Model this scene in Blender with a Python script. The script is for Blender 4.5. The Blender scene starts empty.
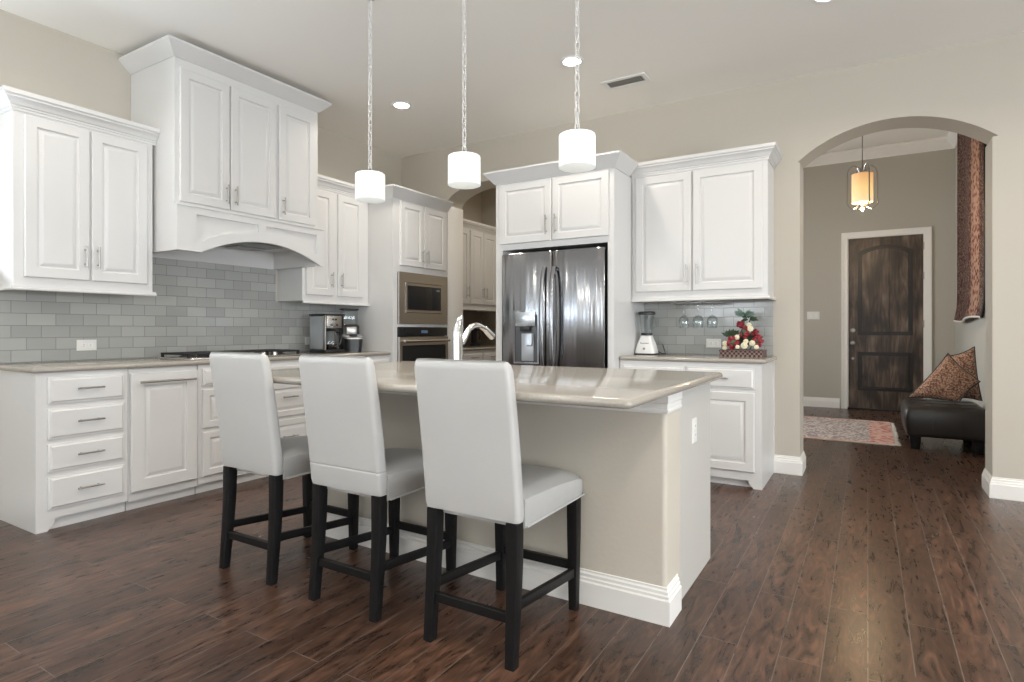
import bpy, bmesh, math, random
from math import sin, cos, pi, radians as R
from mathutils import Vector, Matrix
from mathutils.geometry import tessellate_polygon

random.seed(7)
SC = bpy.context.scene
COL = SC.collection

# ------------------------------------------------------------------ camera, world, light
YAW = 31.276
cam_d = bpy.data.cameras.new('camera')
cam_d.sensor_width = 36.0
cam_d.lens = 585.82 / 1024 * 36
cam_d.shift_y = -11.19 / 1024
cam_d.clip_start = 0.05
cam = bpy.data.objects.new('camera', cam_d)
COL.objects.link(cam)
cam.location = (0, 0, 1.121)
cam.rotation_euler = (R(90), 0, R(YAW))
SC.camera = cam

SC.view_settings.view_transform = 'Standard'
SC.view_settings.look = 'None'
SC.view_settings.gamma = 1.0
SC.view_settings.use_curve_mapping = False
SC.view_settings.exposure = -0.02
SC.cycles.max_bounces = 10
SC.cycles.diffuse_bounces = 6
SC.cycles.glossy_bounces = 4
SC.cycles.transmission_bounces = 8
SC.cycles.transparent_max_bounces = 10
SC.cycles.caustics_reflective = False
SC.cycles.caustics_refractive = False
SC.cycles.sample_clamp_indirect = 6.0

W = bpy.data.worlds.new('sky'); SC.world = W
W.use_nodes = True
W.node_tree.nodes['Background'].inputs[0].default_value = (0.80, 0.90, 1.0, 1)
W.node_tree.nodes['Background'].inputs[1].default_value = 1.2

# room constants (metres, camera above the origin)
XL, YF, ZC = -4.507, 5.015, 3.07          # left wall, far wall, ceiling
WT = 0.28                                  # far wall thickness
XR, YB = 4.6, -4.6                         # right wall and rear wall, out of the picture
ZTOP = 3.80

def area(name, loc, direc, sx, sy, power, color=(1, 1, 1), shape='RECTANGLE', spread=180):
    l = bpy.data.lights.new(name, 'AREA')
    l.shape = shape; l.size = sx
    if shape == 'RECTANGLE': l.size_y = sy
    l.energy = power; l.color = color; l.spread = R(spread)
    o = bpy.data.objects.new(name, l); COL.objects.link(o)
    o.location = loc
    o.rotation_euler = Vector(direc).to_track_quat('-Z', 'Y').to_euler()
    return o

# daylight in the window openings, left and rear tilted up to fill the ceiling
DAY = (0.92, 0.965, 1.0)
WIN_LEFT = [(-2.95, -1.85), (-1.45, -0.35), (0.0, 0.85)]     # y ranges on the left wall
WIN_BACK = [(-3.6, -2.0), (-1.3, 0.3), (1.0, 2.4), (2.8, 4.2)]           # x ranges on the rear wall; last window added to brighten the far wall
WIN_RIGHT = [(-3.0, -1.2), (-0.6, 1.2), (1.8, 3.6)]          # y ranges on the right wall; unseen patio doors added to light the low fronts
PZ = (0.06, 2.30)
WZ = (0.75, 2.55)
for a, b in WIN_LEFT:
    area('window_daylight_fill', (XL - 0.10, (a + b) / 2, sum(WZ) / 2), (1, 0, 1.3), 1.72, b - a - .1, 52 * (b - a), (.80, .90, 1.0))
for a, b in WIN_BACK:
    area('window_daylight_fill', ((a + b) / 2, YB - 0.10, sum(WZ) / 2), (0, 1, 3.6), b - a - .1, 1.72, 135, DAY)
for a, b in WIN_RIGHT:
    area('window_daylight_fill', (XR + 0.10, (a + b) / 2, sum(PZ) / 2), (-1, 0, -.05), PZ[1] - PZ[0] - .1, b - a - .1, 150, DAY)
area('window_daylight_fill', (-2.62, 7.3, 1.6), (1, 0, 0), 1.9, 1.3, 140, DAY)      # unseen foyer side window, added to light the foyer
CAN_C = (1.0, 0.90, 0.78)
CAN_W = [9, 8, 10, 6, 9, 14, 8, 30, 18, 8]
CANS = [(-3.455, 3.845), (-1.835, 3.86), (-0.2, 3.86), (-3.455, 1.3), (-1.8, 0.6), (0.6, 1.6), (2.2, 3.2), (0.6, -1.4), (2.4, -0.4), (1.5, 3.86)]  # last can is unseen, added to brighten the right of the far wall
for (cx, cy), cw in zip(CANS, CAN_W):
    area('ceiling_can_light', (cx, cy, ZC - 0.012), (0, 0, -1), 0.13, 0, cw, CAN_C, 'DISK', 150)
PEND = [(-2.49, 2.5), (-1.812, 2.5), (-1.162, 2.5)]
PZ0, PZ1 = 1.879, 2.034
for px, py in PEND:
    area('pendant_light', (px, py, PZ0 - 0.004), (0, 0, -1), 0.15, 0, 5.0, (1, 0.95, 0.88), 'DISK', 170)
area('pantry_light', (-3.2, 6.0, ZC - 0.012), (0, 0, -1), 0.13, 0, 9, CAN_C, 'DISK', 160)

# ------------------------------------------------------------------ materials
def new_mat(name):
    m = bpy.data.materials.new(name); m.use_nodes = True
    nt = m.node_tree
    return m, nt, nt.nodes['Principled BSDF']

def simple(name, col, rough=.5, metal=0., spec=.5, bump=0., bscale=80., emit=0., ecol=None, coat=0.):
    m, nt, b = new_mat(name)
    b.inputs['Base Color'].default_value = (*col, 1)
    b.inputs['Roughness'].default_value = rough
    b.inputs['Metallic'].default_value = metal
    b.inputs['Specular IOR Level'].default_value = spec
    b.inputs['Coat Weight'].default_value = coat
    if emit:
        b.inputs['Emission Color'].default_value = (*(ecol or col), 1)
        b.inputs['Emission Strength'].default_value = emit
    n = nt.nodes.new('ShaderNodeTexNoise'); n.inputs['Scale'].default_value = bscale
    n.inputs['Detail'].default_value = 3
    tc = nt.nodes.new('ShaderNodeTexCoord'); nt.links.new(tc.outputs['Object'], n.inputs['Vector'])
    if bump:
        bp = nt.nodes.new('ShaderNodeBump'); bp.inputs['Strength'].default_value = bump
        bp.inputs['Distance'].default_value = .004
        nt.links.new(n.outputs['Fac'], bp.inputs['Height']); nt.links.new(bp.outputs['Normal'], b.inputs['Normal'])
    return m

def link_ramp(nt, src, stops, dst):
    r = nt.nodes.new('ShaderNodeValToRGB'); el = r.color_ramp.elements
    while len(el) < len(stops): el.new(0.5)
    for e, (p, c) in zip(el, stops):
        e.position = p; e.color = (*c, 1) if len(c) == 3 else c
    nt.links.new(src, r.inputs[0])
    if dst is not None: nt.links.new(r.outputs[0], dst)
    return r

def mathn(nt, op, a, b=None, c=None):
    n = nt.nodes.new('ShaderNodeMath'); n.operation = op
    for i, v in enumerate((a, b, c)):
        if v is None: continue
        if isinstance(v, (int, float)): n.inputs[i].default_value = v
        else: nt.links.new(v, n.inputs[i])
    return n.outputs[0]

def coords(nt, order, scale=(1, 1, 1)):
    tc = nt.nodes.new('ShaderNodeTexCoord')
    s = nt.nodes.new('ShaderNodeSeparateXYZ'); nt.links.new(tc.outputs['Object'], s.inputs[0])
    c = nt.nodes.new('ShaderNodeCombineXYZ')
    for i, ax in enumerate(order):
        if ax is None: continue
        nt.links.new(mathn(nt, 'MULTIPLY', s.outputs['XYZ'.index(ax)], scale[i]), c.inputs[i])
    return c.outputs[0], s

M = {}
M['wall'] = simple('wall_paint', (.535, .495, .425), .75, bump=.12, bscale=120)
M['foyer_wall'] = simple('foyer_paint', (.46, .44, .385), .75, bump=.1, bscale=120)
M['ceiling'] = simple('ceiling_paint', (.92, .895, .845), .85, bump=.12, bscale=90)
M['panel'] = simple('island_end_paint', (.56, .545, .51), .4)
M['trim'] = simple('trim_paint', (.86, .845, .81), .38)
M['cabinet'] = simple('cabinet_paint', (.70, .694, .682), .33)
M['knee'] = simple('island_paint', (.56, .515, .44), .62, bump=.25, bscale=45)
M['steel'] = simple('brushed_nickel', (.40, .385, .36), .32, 1.0)
M['nickel_chain'] = simple('pale_nickel', (.80, .79, .76), .35, .6)
M['chrome'] = simple('chrome', (.82, .83, .84), .09, 1.0)
M['dark_trim'] = simple('black_plastic', (.018, .018, .02), .35)
M['black_iron'] = simple('cast_iron', (.012, .012, .013), .5)
M['white_plastic'] = simple('white_plastic', (.85, .85, .83), .35)
M['switch'] = simple('switch_plastic', (.80, .79, .75), .4)
M['black_wood'] = simple('black_lacquered_wood', (.007, .0065, .0065), .45, spec=.25, bump=.05, bscale=60)
M['dark_glass'] = simple('dark_glass', (.012, .013, .015), .06, spec=.6)
M['leather_black'] = simple('black_leather', (.018, .014, .012), .36, bump=.3, bscale=110)
M['grey_metal'] = simple('grey_liner', (.30, .30, .29), .4, .8)
M['smoky'] = simple('smoky_side_panel', (.40, .43, .45), .18, .2)
M['berry'] = simple('red_berry', (.27, .016, .032), .3)
M['cream'] = simple('cream_petal', (.80, .74, .52), .6)
M['leaf'] = simple('leaf_green', (.045, .085, .04), .5)
M['sage'] = simple('sage_leaf', (.16, .25, .20), .55)
M['label_ink'] = simple('grey_lettering', (.18, .18, .18), .5)

def leatherette(name):
    m, nt, b = new_mat(name)
    b.inputs['Base Color'].default_value = (.51, .505, .49, 1)
    b.inputs['Roughness'].default_value = .36
    tc = nt.nodes.new('ShaderNodeTexCoord')
    n = nt.nodes.new('ShaderNodeTexNoise'); n.inputs['Scale'].default_value = 5; n.inputs['Detail'].default_value = 2
    n2 = nt.nodes.new('ShaderNodeTexVoronoi'); n2.inputs['Scale'].default_value = 260
    nt.links.new(tc.outputs['Object'], n.inputs['Vector']); nt.links.new(tc.outputs['Object'], n2.inputs['Vector'])
    h = mathn(nt, 'MULTIPLY_ADD', n2.outputs['Distance'], .05, n.outputs['Fac'])
    bp = nt.nodes.new('ShaderNodeBump'); bp.inputs['Strength'].default_value = .25; bp.inputs['Distance'].default_value = .02
    nt.links.new(h, bp.inputs['Height']); nt.links.new(bp.outputs['Normal'], b.inputs['Normal'])
    return m
M['leather_white'] = leatherette('cream_leatherette')

def floor_mat():
    m, nt, b = new_mat('dark_hand_scraped_planks')
    v, s = coords(nt, 'YX')
    br = nt.nodes.new('ShaderNodeTexBrick'); nt.links.new(v, br.inputs['Vector'])
    br.offset = .37; br.offset_frequency = 2; br.squash = 1
    br.inputs['Scale'].default_value = 1
    br.inputs['Brick Width'].default_value = 1.35; br.inputs['Row Height'].default_value = .132
    br.inputs['Mortar Size'].default_value = .0019; br.inputs['Mortar Smooth'].default_value = .25
    br.inputs['Bias'].default_value = 0
    br.inputs['Color1'].default_value = (0, 0, 0, 1); br.inputs['Color2'].default_value = (1, 1, 1, 1)
    br.inputs['Mortar'].default_value = (.5, .5, .5, 1)
    tone = nt.nodes.new('ShaderNodeSeparateColor'); nt.links.new(br.outputs['Color'], tone.inputs[0])
    # grain: stretched noise, shifted per plank
    sc = nt.nodes.new('ShaderNodeCombineXYZ')
    nt.links.new(mathn(nt, 'MULTIPLY', s.outputs[0], 26), sc.inputs[0])
    nt.links.new(mathn(nt, 'MULTIPLY', s.outputs[1], 4.5), sc.inputs[1])
    nt.links.new(mathn(nt, 'MULTIPLY', tone.outputs[0], 37), sc.inputs[2])
    n1 = nt.nodes.new('ShaderNodeTexNoise'); n1.inputs['Scale'].default_value = 1; n1.inputs['Detail'].default_value = 6
    n1.inputs['Distortion'].default_value = 1.6; n1.inputs['Roughness'].default_value = .6
    nt.links.new(sc.outputs[0], n1.inputs['Vector'])
    n2 = nt.nodes.new('ShaderNodeTexNoise'); n2.inputs['Scale'].default_value = .9; n2.inputs['Detail'].default_value = 2
    nt.links.new(v, n2.inputs['Vector'])
    f = mathn(nt, 'ADD', mathn(nt, 'MULTIPLY', n1.outputs['Fac'], .92), mathn(nt, 'MULTIPLY', tone.outputs[0], .10))
    f = mathn(nt, 'ADD', f, mathn(nt, 'MULTIPLY', n2.outputs['Fac'], .16))
    fg = nt.nodes.new('ShaderNodeCombineXYZ')
    nt.links.new(mathn(nt, 'MULTIPLY', s.outputs[0], 6.5), fg.inputs[0])
    nt.links.new(mathn(nt, 'MULTIPLY', s.outputs[1], 1.5), fg.inputs[1])
    nt.links.new(mathn(nt, 'MULTIPLY', tone.outputs[0], 53), fg.inputs[2])
    n3 = nt.nodes.new('ShaderNodeTexNoise'); n3.inputs['Scale'].default_value = 1; n3.inputs['Detail'].default_value = 1.5
    nt.links.new(fg.outputs[0], n3.inputs['Vector'])
    fig = mathn(nt, 'SINE', mathn(nt, 'MULTIPLY', n3.outputs['Fac'], 70))
    f = mathn(nt, 'MULTIPLY_ADD', fig, .026, f)
    rp = link_ramp(nt, f, [(.36, (.016, .0085, .0055)), (.52, (.042, .021, .0135)), (.64, (.080, .040, .025)), (.80, (.17, .086, .054))], None)
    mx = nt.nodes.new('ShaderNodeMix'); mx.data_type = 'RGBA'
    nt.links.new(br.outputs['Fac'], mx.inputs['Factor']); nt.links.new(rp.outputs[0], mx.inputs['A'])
    mx.inputs['B'].default_value = (.15, .115, .095, 1)  # groove colour lightened to paint in the sheen of the bevels
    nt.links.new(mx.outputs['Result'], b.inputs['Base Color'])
    rr = mathn(nt, 'MULTIPLY_ADD', n1.outputs['Fac'], .12, .225)
    nt.links.new(rr, b.inputs['Roughness'])
    h = mathn(nt, 'SUBTRACT', mathn(nt, 'MULTIPLY', n1.outputs['Fac'], .14), mathn(nt, 'MULTIPLY', br.outputs['Fac'], 1.0))
    bp = nt.nodes.new('ShaderNodeBump'); bp.inputs['Strength'].default_value = .35; bp.inputs['Distance'].default_value = .003
    nt.links.new(h, bp.inputs['Height']); nt.links.new(bp.outputs['Normal'], b.inputs['Normal'])
    return m
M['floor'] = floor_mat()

def tile_mat(name, order):
    m, nt, b = new_mat(name)
    v, s = coords(nt, order)
    br = nt.nodes.new('ShaderNodeTexBrick'); nt.links.new(v, br.inputs['Vector'])
    br.offset = .5; br.inputs['Scale'].default_value = 1
    br.inputs['Brick Width'].default_value = .1555; br.inputs['Row Height'].default_value = .0765
    br.inputs['Mortar Size'].default_value = .0022; br.inputs['Mortar Smooth'].default_value = .3
    br.inputs['Color1'].default_value = (.36, .365, .35, 1); br.inputs['Color2'].default_value = (.45, .455, .435, 1)
    br.inputs['Mortar'].default_value = (.26, .26, .245, 1)
    nt.links.new(br.outputs['Color'], b.inputs['Base Color'])
    b.inputs['Roughness'].default_value = .12
    n = nt.nodes.new('ShaderNodeTexNoise'); n.inputs['Scale'].default_value = 14; nt.links.new(v, n.inputs['Vector'])
    h = mathn(nt, 'SUBTRACT', mathn(nt, 'MULTIPLY', n.outputs['Fac'], .45), br.outputs['Fac'])
    bp = nt.nodes.new('ShaderNodeBump'); bp.inputs['Strength'].default_value = .5; bp.inputs['Distance'].default_value = .003
    nt.links.new(h, bp.inputs['Height']); nt.links.new(bp.outputs['Normal'], b.inputs['Normal'])
    return m
M['tile_left'] = tile_mat('grey_subway_tile', 'YZ')
M['tile_back'] = tile_mat('grey_subway_tile_far', 'XZ')

def quartz():
    m, nt, b = new_mat('taupe_quartz')
    tc = nt.nodes.new('ShaderNodeTexCoord')
    n = nt.nodes.new('ShaderNodeTexNoise'); n.inputs['Scale'].default_value = 160; n.inputs['Detail'].default_value = 2
    nt.links.new(tc.outputs['Object'], n.inputs['Vector'])
    link_ramp(nt, n.outputs['Fac'], [(.35, (.345, .318, .275)), (.6, (.375, .347, .302)), (.8, (.405, .376, .33))], b.inputs['Base Color'])
    b.inputs['Roughness'].default_value = .13
    b.inputs['Specular IOR Level'].default_value = .75
    return m
M['quartz'] = quartz()

ANISO_ROT = 0.25
def stainless(name, base, rough, vert=True, aniso=0.):
    m, nt, b = new_mat(name)
    if aniso:
        b.inputs['Anisotropic'].default_value = aniso; b.inputs['Anisotropic Rotation'].default_value = ANISO_ROT
        tg = nt.nodes.new('ShaderNodeTangent'); tg.direction_type = 'RADIAL'; tg.axis = 'Z'
        nt.links.new(tg.outputs[0], b.inputs['Tangent'])
    b.inputs['Base Color'].default_value = (*base, 1); b.inputs['Metallic'].default_value = 1
    b.inputs['Roughness'].default_value = rough
    v, s = coords(nt, 'XYZ', (15, 15, .05) if vert else (.4, .4, 40))
    n = nt.nodes.new('ShaderNodeTexNoise'); n.inputs['Scale'].default_value = 1; n.inputs['Detail'].default_value = 1
    nt.links.new(v, n.inputs['Vector'])
    bp = nt.nodes.new('ShaderNodeBump'); bp.inputs['Strength'].default_value = .6 if vert else .35; bp.inputs['Distance'].default_value = .012
    nt.links.new(n.outputs['Fac'], bp.inputs['Height']); nt.links.new(bp.outputs['Normal'], b.inputs['Normal'])
    return m
M['fridge'] = stainless('fridge_stainless', (.33, .335, .35), .17, aniso=.88)
M['stainless'] = stainless('appliance_stainless', (.66, .63, .59), .27, False)

def glass(name, tint=(1, 1, 1), rough=0.):
    m, nt, b = new_mat(name)
    out = nt.nodes['Material Output']
    tr = nt.nodes.new('ShaderNodeBsdfTransparent'); tr.inputs[0].default_value = (*tint, 1)
    gl = nt.nodes.new('ShaderNodeBsdfGlossy'); gl.inputs['Roughness'].default_value = .03
    fr = nt.nodes.new('ShaderNodeLayerWeight'); fr.inputs['Blend'].default_value = .35
    mx = nt.nodes.new('ShaderNodeMixShader')
    nt.links.new(mathn(nt, 'MULTIPLY_ADD', fr.outputs['Facing'], .55, .04), mx.inputs[0])
    nt.links.new(tr.outputs[0], mx.inputs[1]); nt.links.new(gl.outputs[0], mx.inputs[2])
    nt.links.new(mx.outputs[0], out.inputs['Surface'])
    return m
M['glass'] = glass('clear_glass', (.93, .95, .95))
M['pane'] = glass('window_pane', (.98, .99, 1))

M['shade'] = simple('lit_frosted_glass', (.9, .92, .9), .4, emit=.40, ecol=(.93, 1.0, .97))
M['shade_hot'] = simple('lit_diffuser', (1, 1, 1), .4, emit=4.0, ecol=(1, 1, .98))
M['lens'] = simple('lit_can_lens', (1, 1, 1), .4, emit=14.0, ecol=(1, .95, .86))

def lantern_shade():
    m, nt, b = new_mat('lit_amber_shade')
    v, s = coords(nt, 'XYZ')
    link_ramp(nt, mathn(nt, 'MULTIPLY_ADD', s.outputs[2], 3.0, .05), [(0.0, (1, .78, .44)), (.45, (1, .66, .26)), (1., (.72, .33, .11))], b.inputs['Emission Color'])
    b.inputs['Base Color'].default_value = (.6, .45, .28, 1)
    b.inputs['Emission Strength'].default_value = .85
    return m
M['amber'] = lantern_shade()

def door_wood():
    m, nt, b = new_mat('knotty_alder_dark_stain')
    v, s = coords(nt, 'XYZ', (14, 14, 1.6))
    n = nt.nodes.new('ShaderNodeTexNoise'); n.inputs['Scale'].default_value = 1; n.inputs['Detail'].default_value = 6
    n.inputs['Distortion'].default_value = 2.2; nt.links.new(v, n.inputs['Vector'])
    v2, s2 = coords(nt, 'XYZ', (5, 5, 2.2))
    n2 = nt.nodes.new('ShaderNodeTexNoise'); n2.inputs['Scale'].default_value = 1; n2.inputs['Detail'].default_value = 2
    nt.links.new(v2, n2.inputs['Vector'])
    f = mathn(nt, 'MULTIPLY_ADD', n2.outputs['Fac'], .75, mathn(nt, 'MULTIPLY', n.outputs['Fac'], .5))
    link_ramp(nt, f, [(.40, (.012, .008, .006)), (.56, (.042, .027, .019)), (.68, (.105, .072, .050)), (.82, (.21, .16, .12))], b.inputs['Base Color'])
    b.inputs['Roughness'].default_value = .38
    return m
M['door_wood'] = door_wood()
M['door_dark'] = simple('door_moulding_stain', (.010, .007, .005), .35)

def rug_mat(name, kind):
    m, nt, b = new_mat(name)
    tc = nt.nodes.new('ShaderNodeTexCoord')
    s = nt.nodes.new('ShaderNodeSeparateXYZ'); nt.links.new(tc.outputs['Object'], s.inputs[0])
    vor = nt.nodes.new('ShaderNodeTexVoronoi'); vor.inputs['Scale'].default_value = 17 if kind == 'floor' else 20
    nt.links.new(tc.outputs['Object'], vor.inputs['Vector'])
    n = nt.nodes.new('ShaderNodeTexNoise'); n.inputs['Scale'].default_value = 42; nt.links.new(tc.outputs['Object'], n.inputs['Vector'])
    f = mathn(nt, 'ADD', mathn(nt, 'MULTIPLY', vor.outputs['Distance'], .8), mathn(nt, 'MULTIPLY', n.outputs['Fac'], .5))
    b.inputs['Roughness'].default_value = .95; b.inputs['Specular IOR Level'].default_value = .1
    if kind == 'floor':
        r1 = link_ramp(nt, f, [(.34, (.10, .075, .085)), (.46, (.42, .36, .33)), (.62, (.62, .56, .50)), (.75, (.30, .25, .245))], None)
        r2 = link_ramp(nt, f, [(.34, (.22, .07, .06)), (.5, (.46, .19, .16)), (.68, (.62, .40, .34))], None)
        # border near the right and the long edges (object origin at rug centre, half size 1.05 x .82)
        ex = mathn(nt, 'GREATER_THAN', mathn(nt, 'ABSOLUTE', s.outputs[0]), .84)
        ey = mathn(nt, 'GREATER_THAN', mathn(nt, 'ABSOLUTE', s.outputs[1]), .74)
        fac = mathn(nt, 'MAXIMUM', ex, ey)
    else:
        r1 = link_ramp(nt, f, [(.34, (.010, .009, .012)), (.48, (.055, .030, .025)), (.58, (.24, .18, .13)), (.70, (.07, .03, .03))], None)
        r2 = link_ramp(nt, f, [(.34, (.05, .015, .012)), (.50, (.16, .06, .045)), (.70, (.34, .22, .165))], None)
        y = s.outputs[1]
        band = lambda a, b2: mathn(nt, 'MULTIPLY', mathn(nt, 'GREATER_THAN', y, a), mathn(nt, 'LESS_THAN', y, b2))
        fac = mathn(nt, 'MAXIMUM', band(-.58, -.36), mathn(nt, 'MULTIPLY', band(-.36, -.24), .8))
    mx = nt.nodes.new('ShaderNodeMix'); mx.data_type = 'RGBA'
    nt.links.new(fac, mx.inputs['Factor']); nt.links.new(r1.outputs[0], mx.inputs['A']); nt.links.new(r2.outputs[0], mx.inputs['B'])
    nt.links.new(mx.outputs['Result'], b.inputs['Base Color'])
    bp = nt.nodes.new('ShaderNodeBump'); bp.inputs['Strength'].default_value = .4; bp.inputs['Distance'].default_value = .004
    nt.links.new(n.outputs['Fac'], bp.inputs['Height']); nt.links.new(bp.outputs['Normal'], b.inputs['Normal'])
    return m
M['rug'] = rug_mat('woven_floral_rug', 'floor')
M['tapestry'] = rug_mat('woven_dark_rug', 'wall')
M['fringe'] = simple('cotton_fringe', (.62, .58, .52), .9)

def pillow_mat():
    m, nt, b = new_mat('brown_speckled_weave')
    tc = nt.nodes.new('ShaderNodeTexCoord')
    n = nt.nodes.new('ShaderNodeTexNoise'); n.inputs['Scale'].default_value = 75; n.inputs['Detail'].default_value = 2
    nt.links.new(tc.outputs['Object'], n.inputs['Vector'])
    link_ramp(nt, n.outputs['Fac'], [(.36, (.10, .045, .028)), (.52, (.36, .20, .135)), (.68, (.58, .39, .28))], b.inputs['Base Color'])
    b.inputs['Roughness'].default_value = .9
    return m
M['pillow'] = pillow_mat()

def wicker():
    m, nt, b = new_mat('dark_wicker')
    tc = nt.nodes.new('ShaderNodeTexCoord')
    ch = nt.nodes.new('ShaderNodeTexChecker'); ch.inputs['Scale'].default_value = 62
    ch.inputs['Color1'].default_value = (.030, .014, .012, 1); ch.inputs['Color2'].default_value = (.22, .14, .12, 1)
    nt.links.new(tc.outputs['Object'], ch.inputs['Vector']); nt.links.new(ch.outputs[0], b.inputs['Base Color'])
    b.inputs['Roughness'].default_value = .6
    return m
M['wicker'] = wicker()

# ------------------------------------------------------------------ mesh helpers
ROOTLOC = {}

class MB:
    """collects geometry in world coordinates and links it as one mesh object"""
    def __init__(s): s.V = []; s.F = []
    def add(s, vs, fs):
        b = len(s.V); s.V += [Vector(v) for v in vs]; s.F += [[b + i for i in f] for f in fs]; return s
    def bm(s, bm):
        bm.verts.index_update()
        return s.add([v.co.copy() for v in bm.verts], [[v.index for v in f.verts] for f in bm.faces])
    def box(s, x0, x1, y0, y1, z0, z1, bev=0., seg=2):
        x0, x1 = sorted((x0, x1)); y0, y1 = sorted((y0, y1)); z0, z1 = sorted((z0, z1))
        b = bmesh.new()
        vs = [b.verts.new((x, y, z)) for x in (x0, x1) for y in (y0, y1) for z in (z0, z1)]
        for f in ((0, 1, 3, 2), (4, 6, 7, 5), (0, 4, 5, 1), (2, 3, 7, 6), (0, 2, 6, 4), (1, 5, 7, 3)):
            b.faces.new([vs[i] for i in f])
        if bev:
            bmesh.ops.bevel(b, geom=b.edges[:], offset=bev, segments=seg, profile=.5, affect='EDGES')
        s.bm(b); b.free(); return s
    def loft(s, loops, cap0=True, cap1=True, closed=True):
        b = len(s.V); n = len(loops[0])
        for l in loops: s.V += [Vector(p) for p in l]
        rng = range(n) if closed else range(n - 1)
        for i in range(len(loops) - 1):
            for j in rng:
                k = (j + 1) % n
                s.F.append([b + i * n + j, b + i * n + k, b + (i + 1) * n + k, b + (i + 1) * n + j])
        if cap0: s.F.append([b + j for j in range(n)][::-1])
        if cap1: s.F.append([b + (len(loops) - 1) * n + j for j in range(n)])
        return s
    def cyl(s, p0, p1, r0, r1=None, n=16, caps=True):
        r1 = r0 if r1 is None else r1
        return s.tube([p0, p1], [r0, r1], n, caps=caps)
    def tube(s, pts, r, n=10, closed=False, caps=True):
        pts = [Vector(p) for p in pts]; m = len(pts)
        rs = r if isinstance(r, (list, tuple)) else [r] * m
        T = []
        for i in range(m):
            a = pts[(i - 1) % m] if (closed or i > 0) else pts[i]
            c = pts[(i + 1) % m] if (closed or i < m - 1) else pts[i]
            T.append((c - a).normalized())
        up = Vector((0, 0, 1)) if abs(T[0].z) < .9 else Vector((1, 0, 0))
        N = (up - T[0] * up.dot(T[0])).normalized()
        loops = []
        for i in range(m):
            N = (N - T[i] * N.dot(T[i]))
            N = N.normalized() if N.length > 1e-6 else T[i].orthogonal().normalized()
            Bn = T[i].cross(N)
            loops.append([pts[i] + (N * cos(2 * pi * k / n) + Bn * sin(2 * pi * k / n)) * rs[i] for k in range(n)])
        if closed: loops.append(loops[0])
        return s.loft(loops, caps and not closed, caps and not closed)
    def lathe(s, c, prof, n=24):
        loops = [[(c[0] + r * cos(2 * pi * k / n), c[1] + r * sin(2 * pi * k / n), c[2] + z) for k in range(n)] for r, z in prof]
        return s.loft(loops, prof[0][0] > 1e-5, prof[-1][0] > 1e-5)
    def sphere(s, c, r, sx=1, sy=1, sz=1, u=12, v=8):
        prof = [(max(r * sin(pi * i / v), 1e-4), -r * cos(pi * i / v)) for i in range(v + 1)]
        loops = [[(c[0] + q * cos(2 * pi * k / u) * sx, c[1] + q * sin(2 * pi * k / u) * sy, c[2] + z * sz) for k in range(u)] for q, z in prof]
        return s.loft(loops)
    def plate(s, fr, outer, holes, n0, n1):
        """flat plate with holes: polygons in (u, v), between depths n0 and n1 of the frame"""
        polys = [outer] + list(holes)
        flat = [p for q in polys for p in q]
        tris = tessellate_polygon([[Vector((u, v, 0)) for u, v in q] for q in polys])
        m = len(flat)
        vs = [fr(u, v, n0) for u, v in flat] + [fr(u, v, n1) for u, v in flat]
        fs = [list(t) for t in tris] + [[i + m for i in t] for t in tris]
        o = 0
        for q in polys:
            for i in range(len(q)):
                a, b2 = o + i, o + (i + 1) % len(q)
                fs.append([a, b2, b2 + m, a + m])
            o += len(q)
        return s.add(vs, fs)
    def rings(s, fr, poly_rings):
        """stacked polygon rings [(points, depth)...] joined, first and last capped"""
        return s.loft([[fr(u, v, n) for u, v in pts] for pts, n in poly_rings])
    def sweep(s, prof, path):
        """profile (out, z) swept along an open xy path with mitred corners; outward = right of travel"""
        P = [Vector((x, y)) for x, y in path]
        D = [(P[i + 1] - P[i]).normalized() for i in range(len(P) - 1)]
        Nn = [Vector((d.y, -d.x)) for d in D]
        loops = []
        for i, p in enumerate(P):
            if i == 0: m = Nn[0]
            elif i == len(P) - 1: m = Nn[-1]
            else: m = (Nn[i - 1] + Nn[i]) / (1 + Nn[i - 1].dot(Nn[i]))
            loops.append([(p.x + m.x * o, p.y + m.y * o, z) for o, z in prof])
        return s.loft(loops)
    def xf(s, mat):
        s.V = [mat @ v for v in s.V]; return s
    def build(s, name, mat, parent=None, sharp=32):
        me = bpy.data.meshes.new(name)
        off = ROOTLOC.get(parent.name, Vector((0, 0, 0))) if parent else Vector((0, 0, 0))
        me.from_pydata([v - off for v in s.V], [], s.F)
        b = bmesh.new(); b.from_mesh(me)
        bmesh.ops.remove_doubles(b, verts=b.verts[:], dist=1e-6)
        bmesh.ops.recalc_face_normals(b, faces=b.faces[:])
        b.to_mesh(me); b.free()
        me.polygons.foreach_set('use_smooth', [True] * len(me.polygons))
        me.set_sharp_from_angle(angle=R(sharp))
        me.materials.append(M[mat] if isinstance(mat, str) else mat)
        o = bpy.data.objects.new(name, me); COL.objects.link(o)
        if parent is not None:
            o.parent = parent; ROOTLOC[o.name] = off
        return o

def tag(o, label=None, cat=None, group=None, kind=None):
    if label: o['label'] = label
    if cat: o['category'] = cat
    if group: o['group'] = group
    if kind: o['kind'] = kind
    return o

def thing(name, label, cat, loc, group=None, kind=None):
    o = bpy.data.objects.new(name, None); COL.objects.link(o)
    o.location = loc; o.empty_display_size = .1
    ROOTLOC[o.name] = Vector(loc)
    return tag(o, label, cat, group, kind)

def copy_tree(o, parent=None):
    c = o.copy(); COL.objects.link(c)
    if parent is not None: c.parent = parent
    ROOTLOC[c.name] = ROOTLOC.get(o.name, Vector((0, 0, 0)))
    for ch in [x for x in bpy.data.objects if x.parent == o]: copy_tree(ch, c)
    return c

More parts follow.
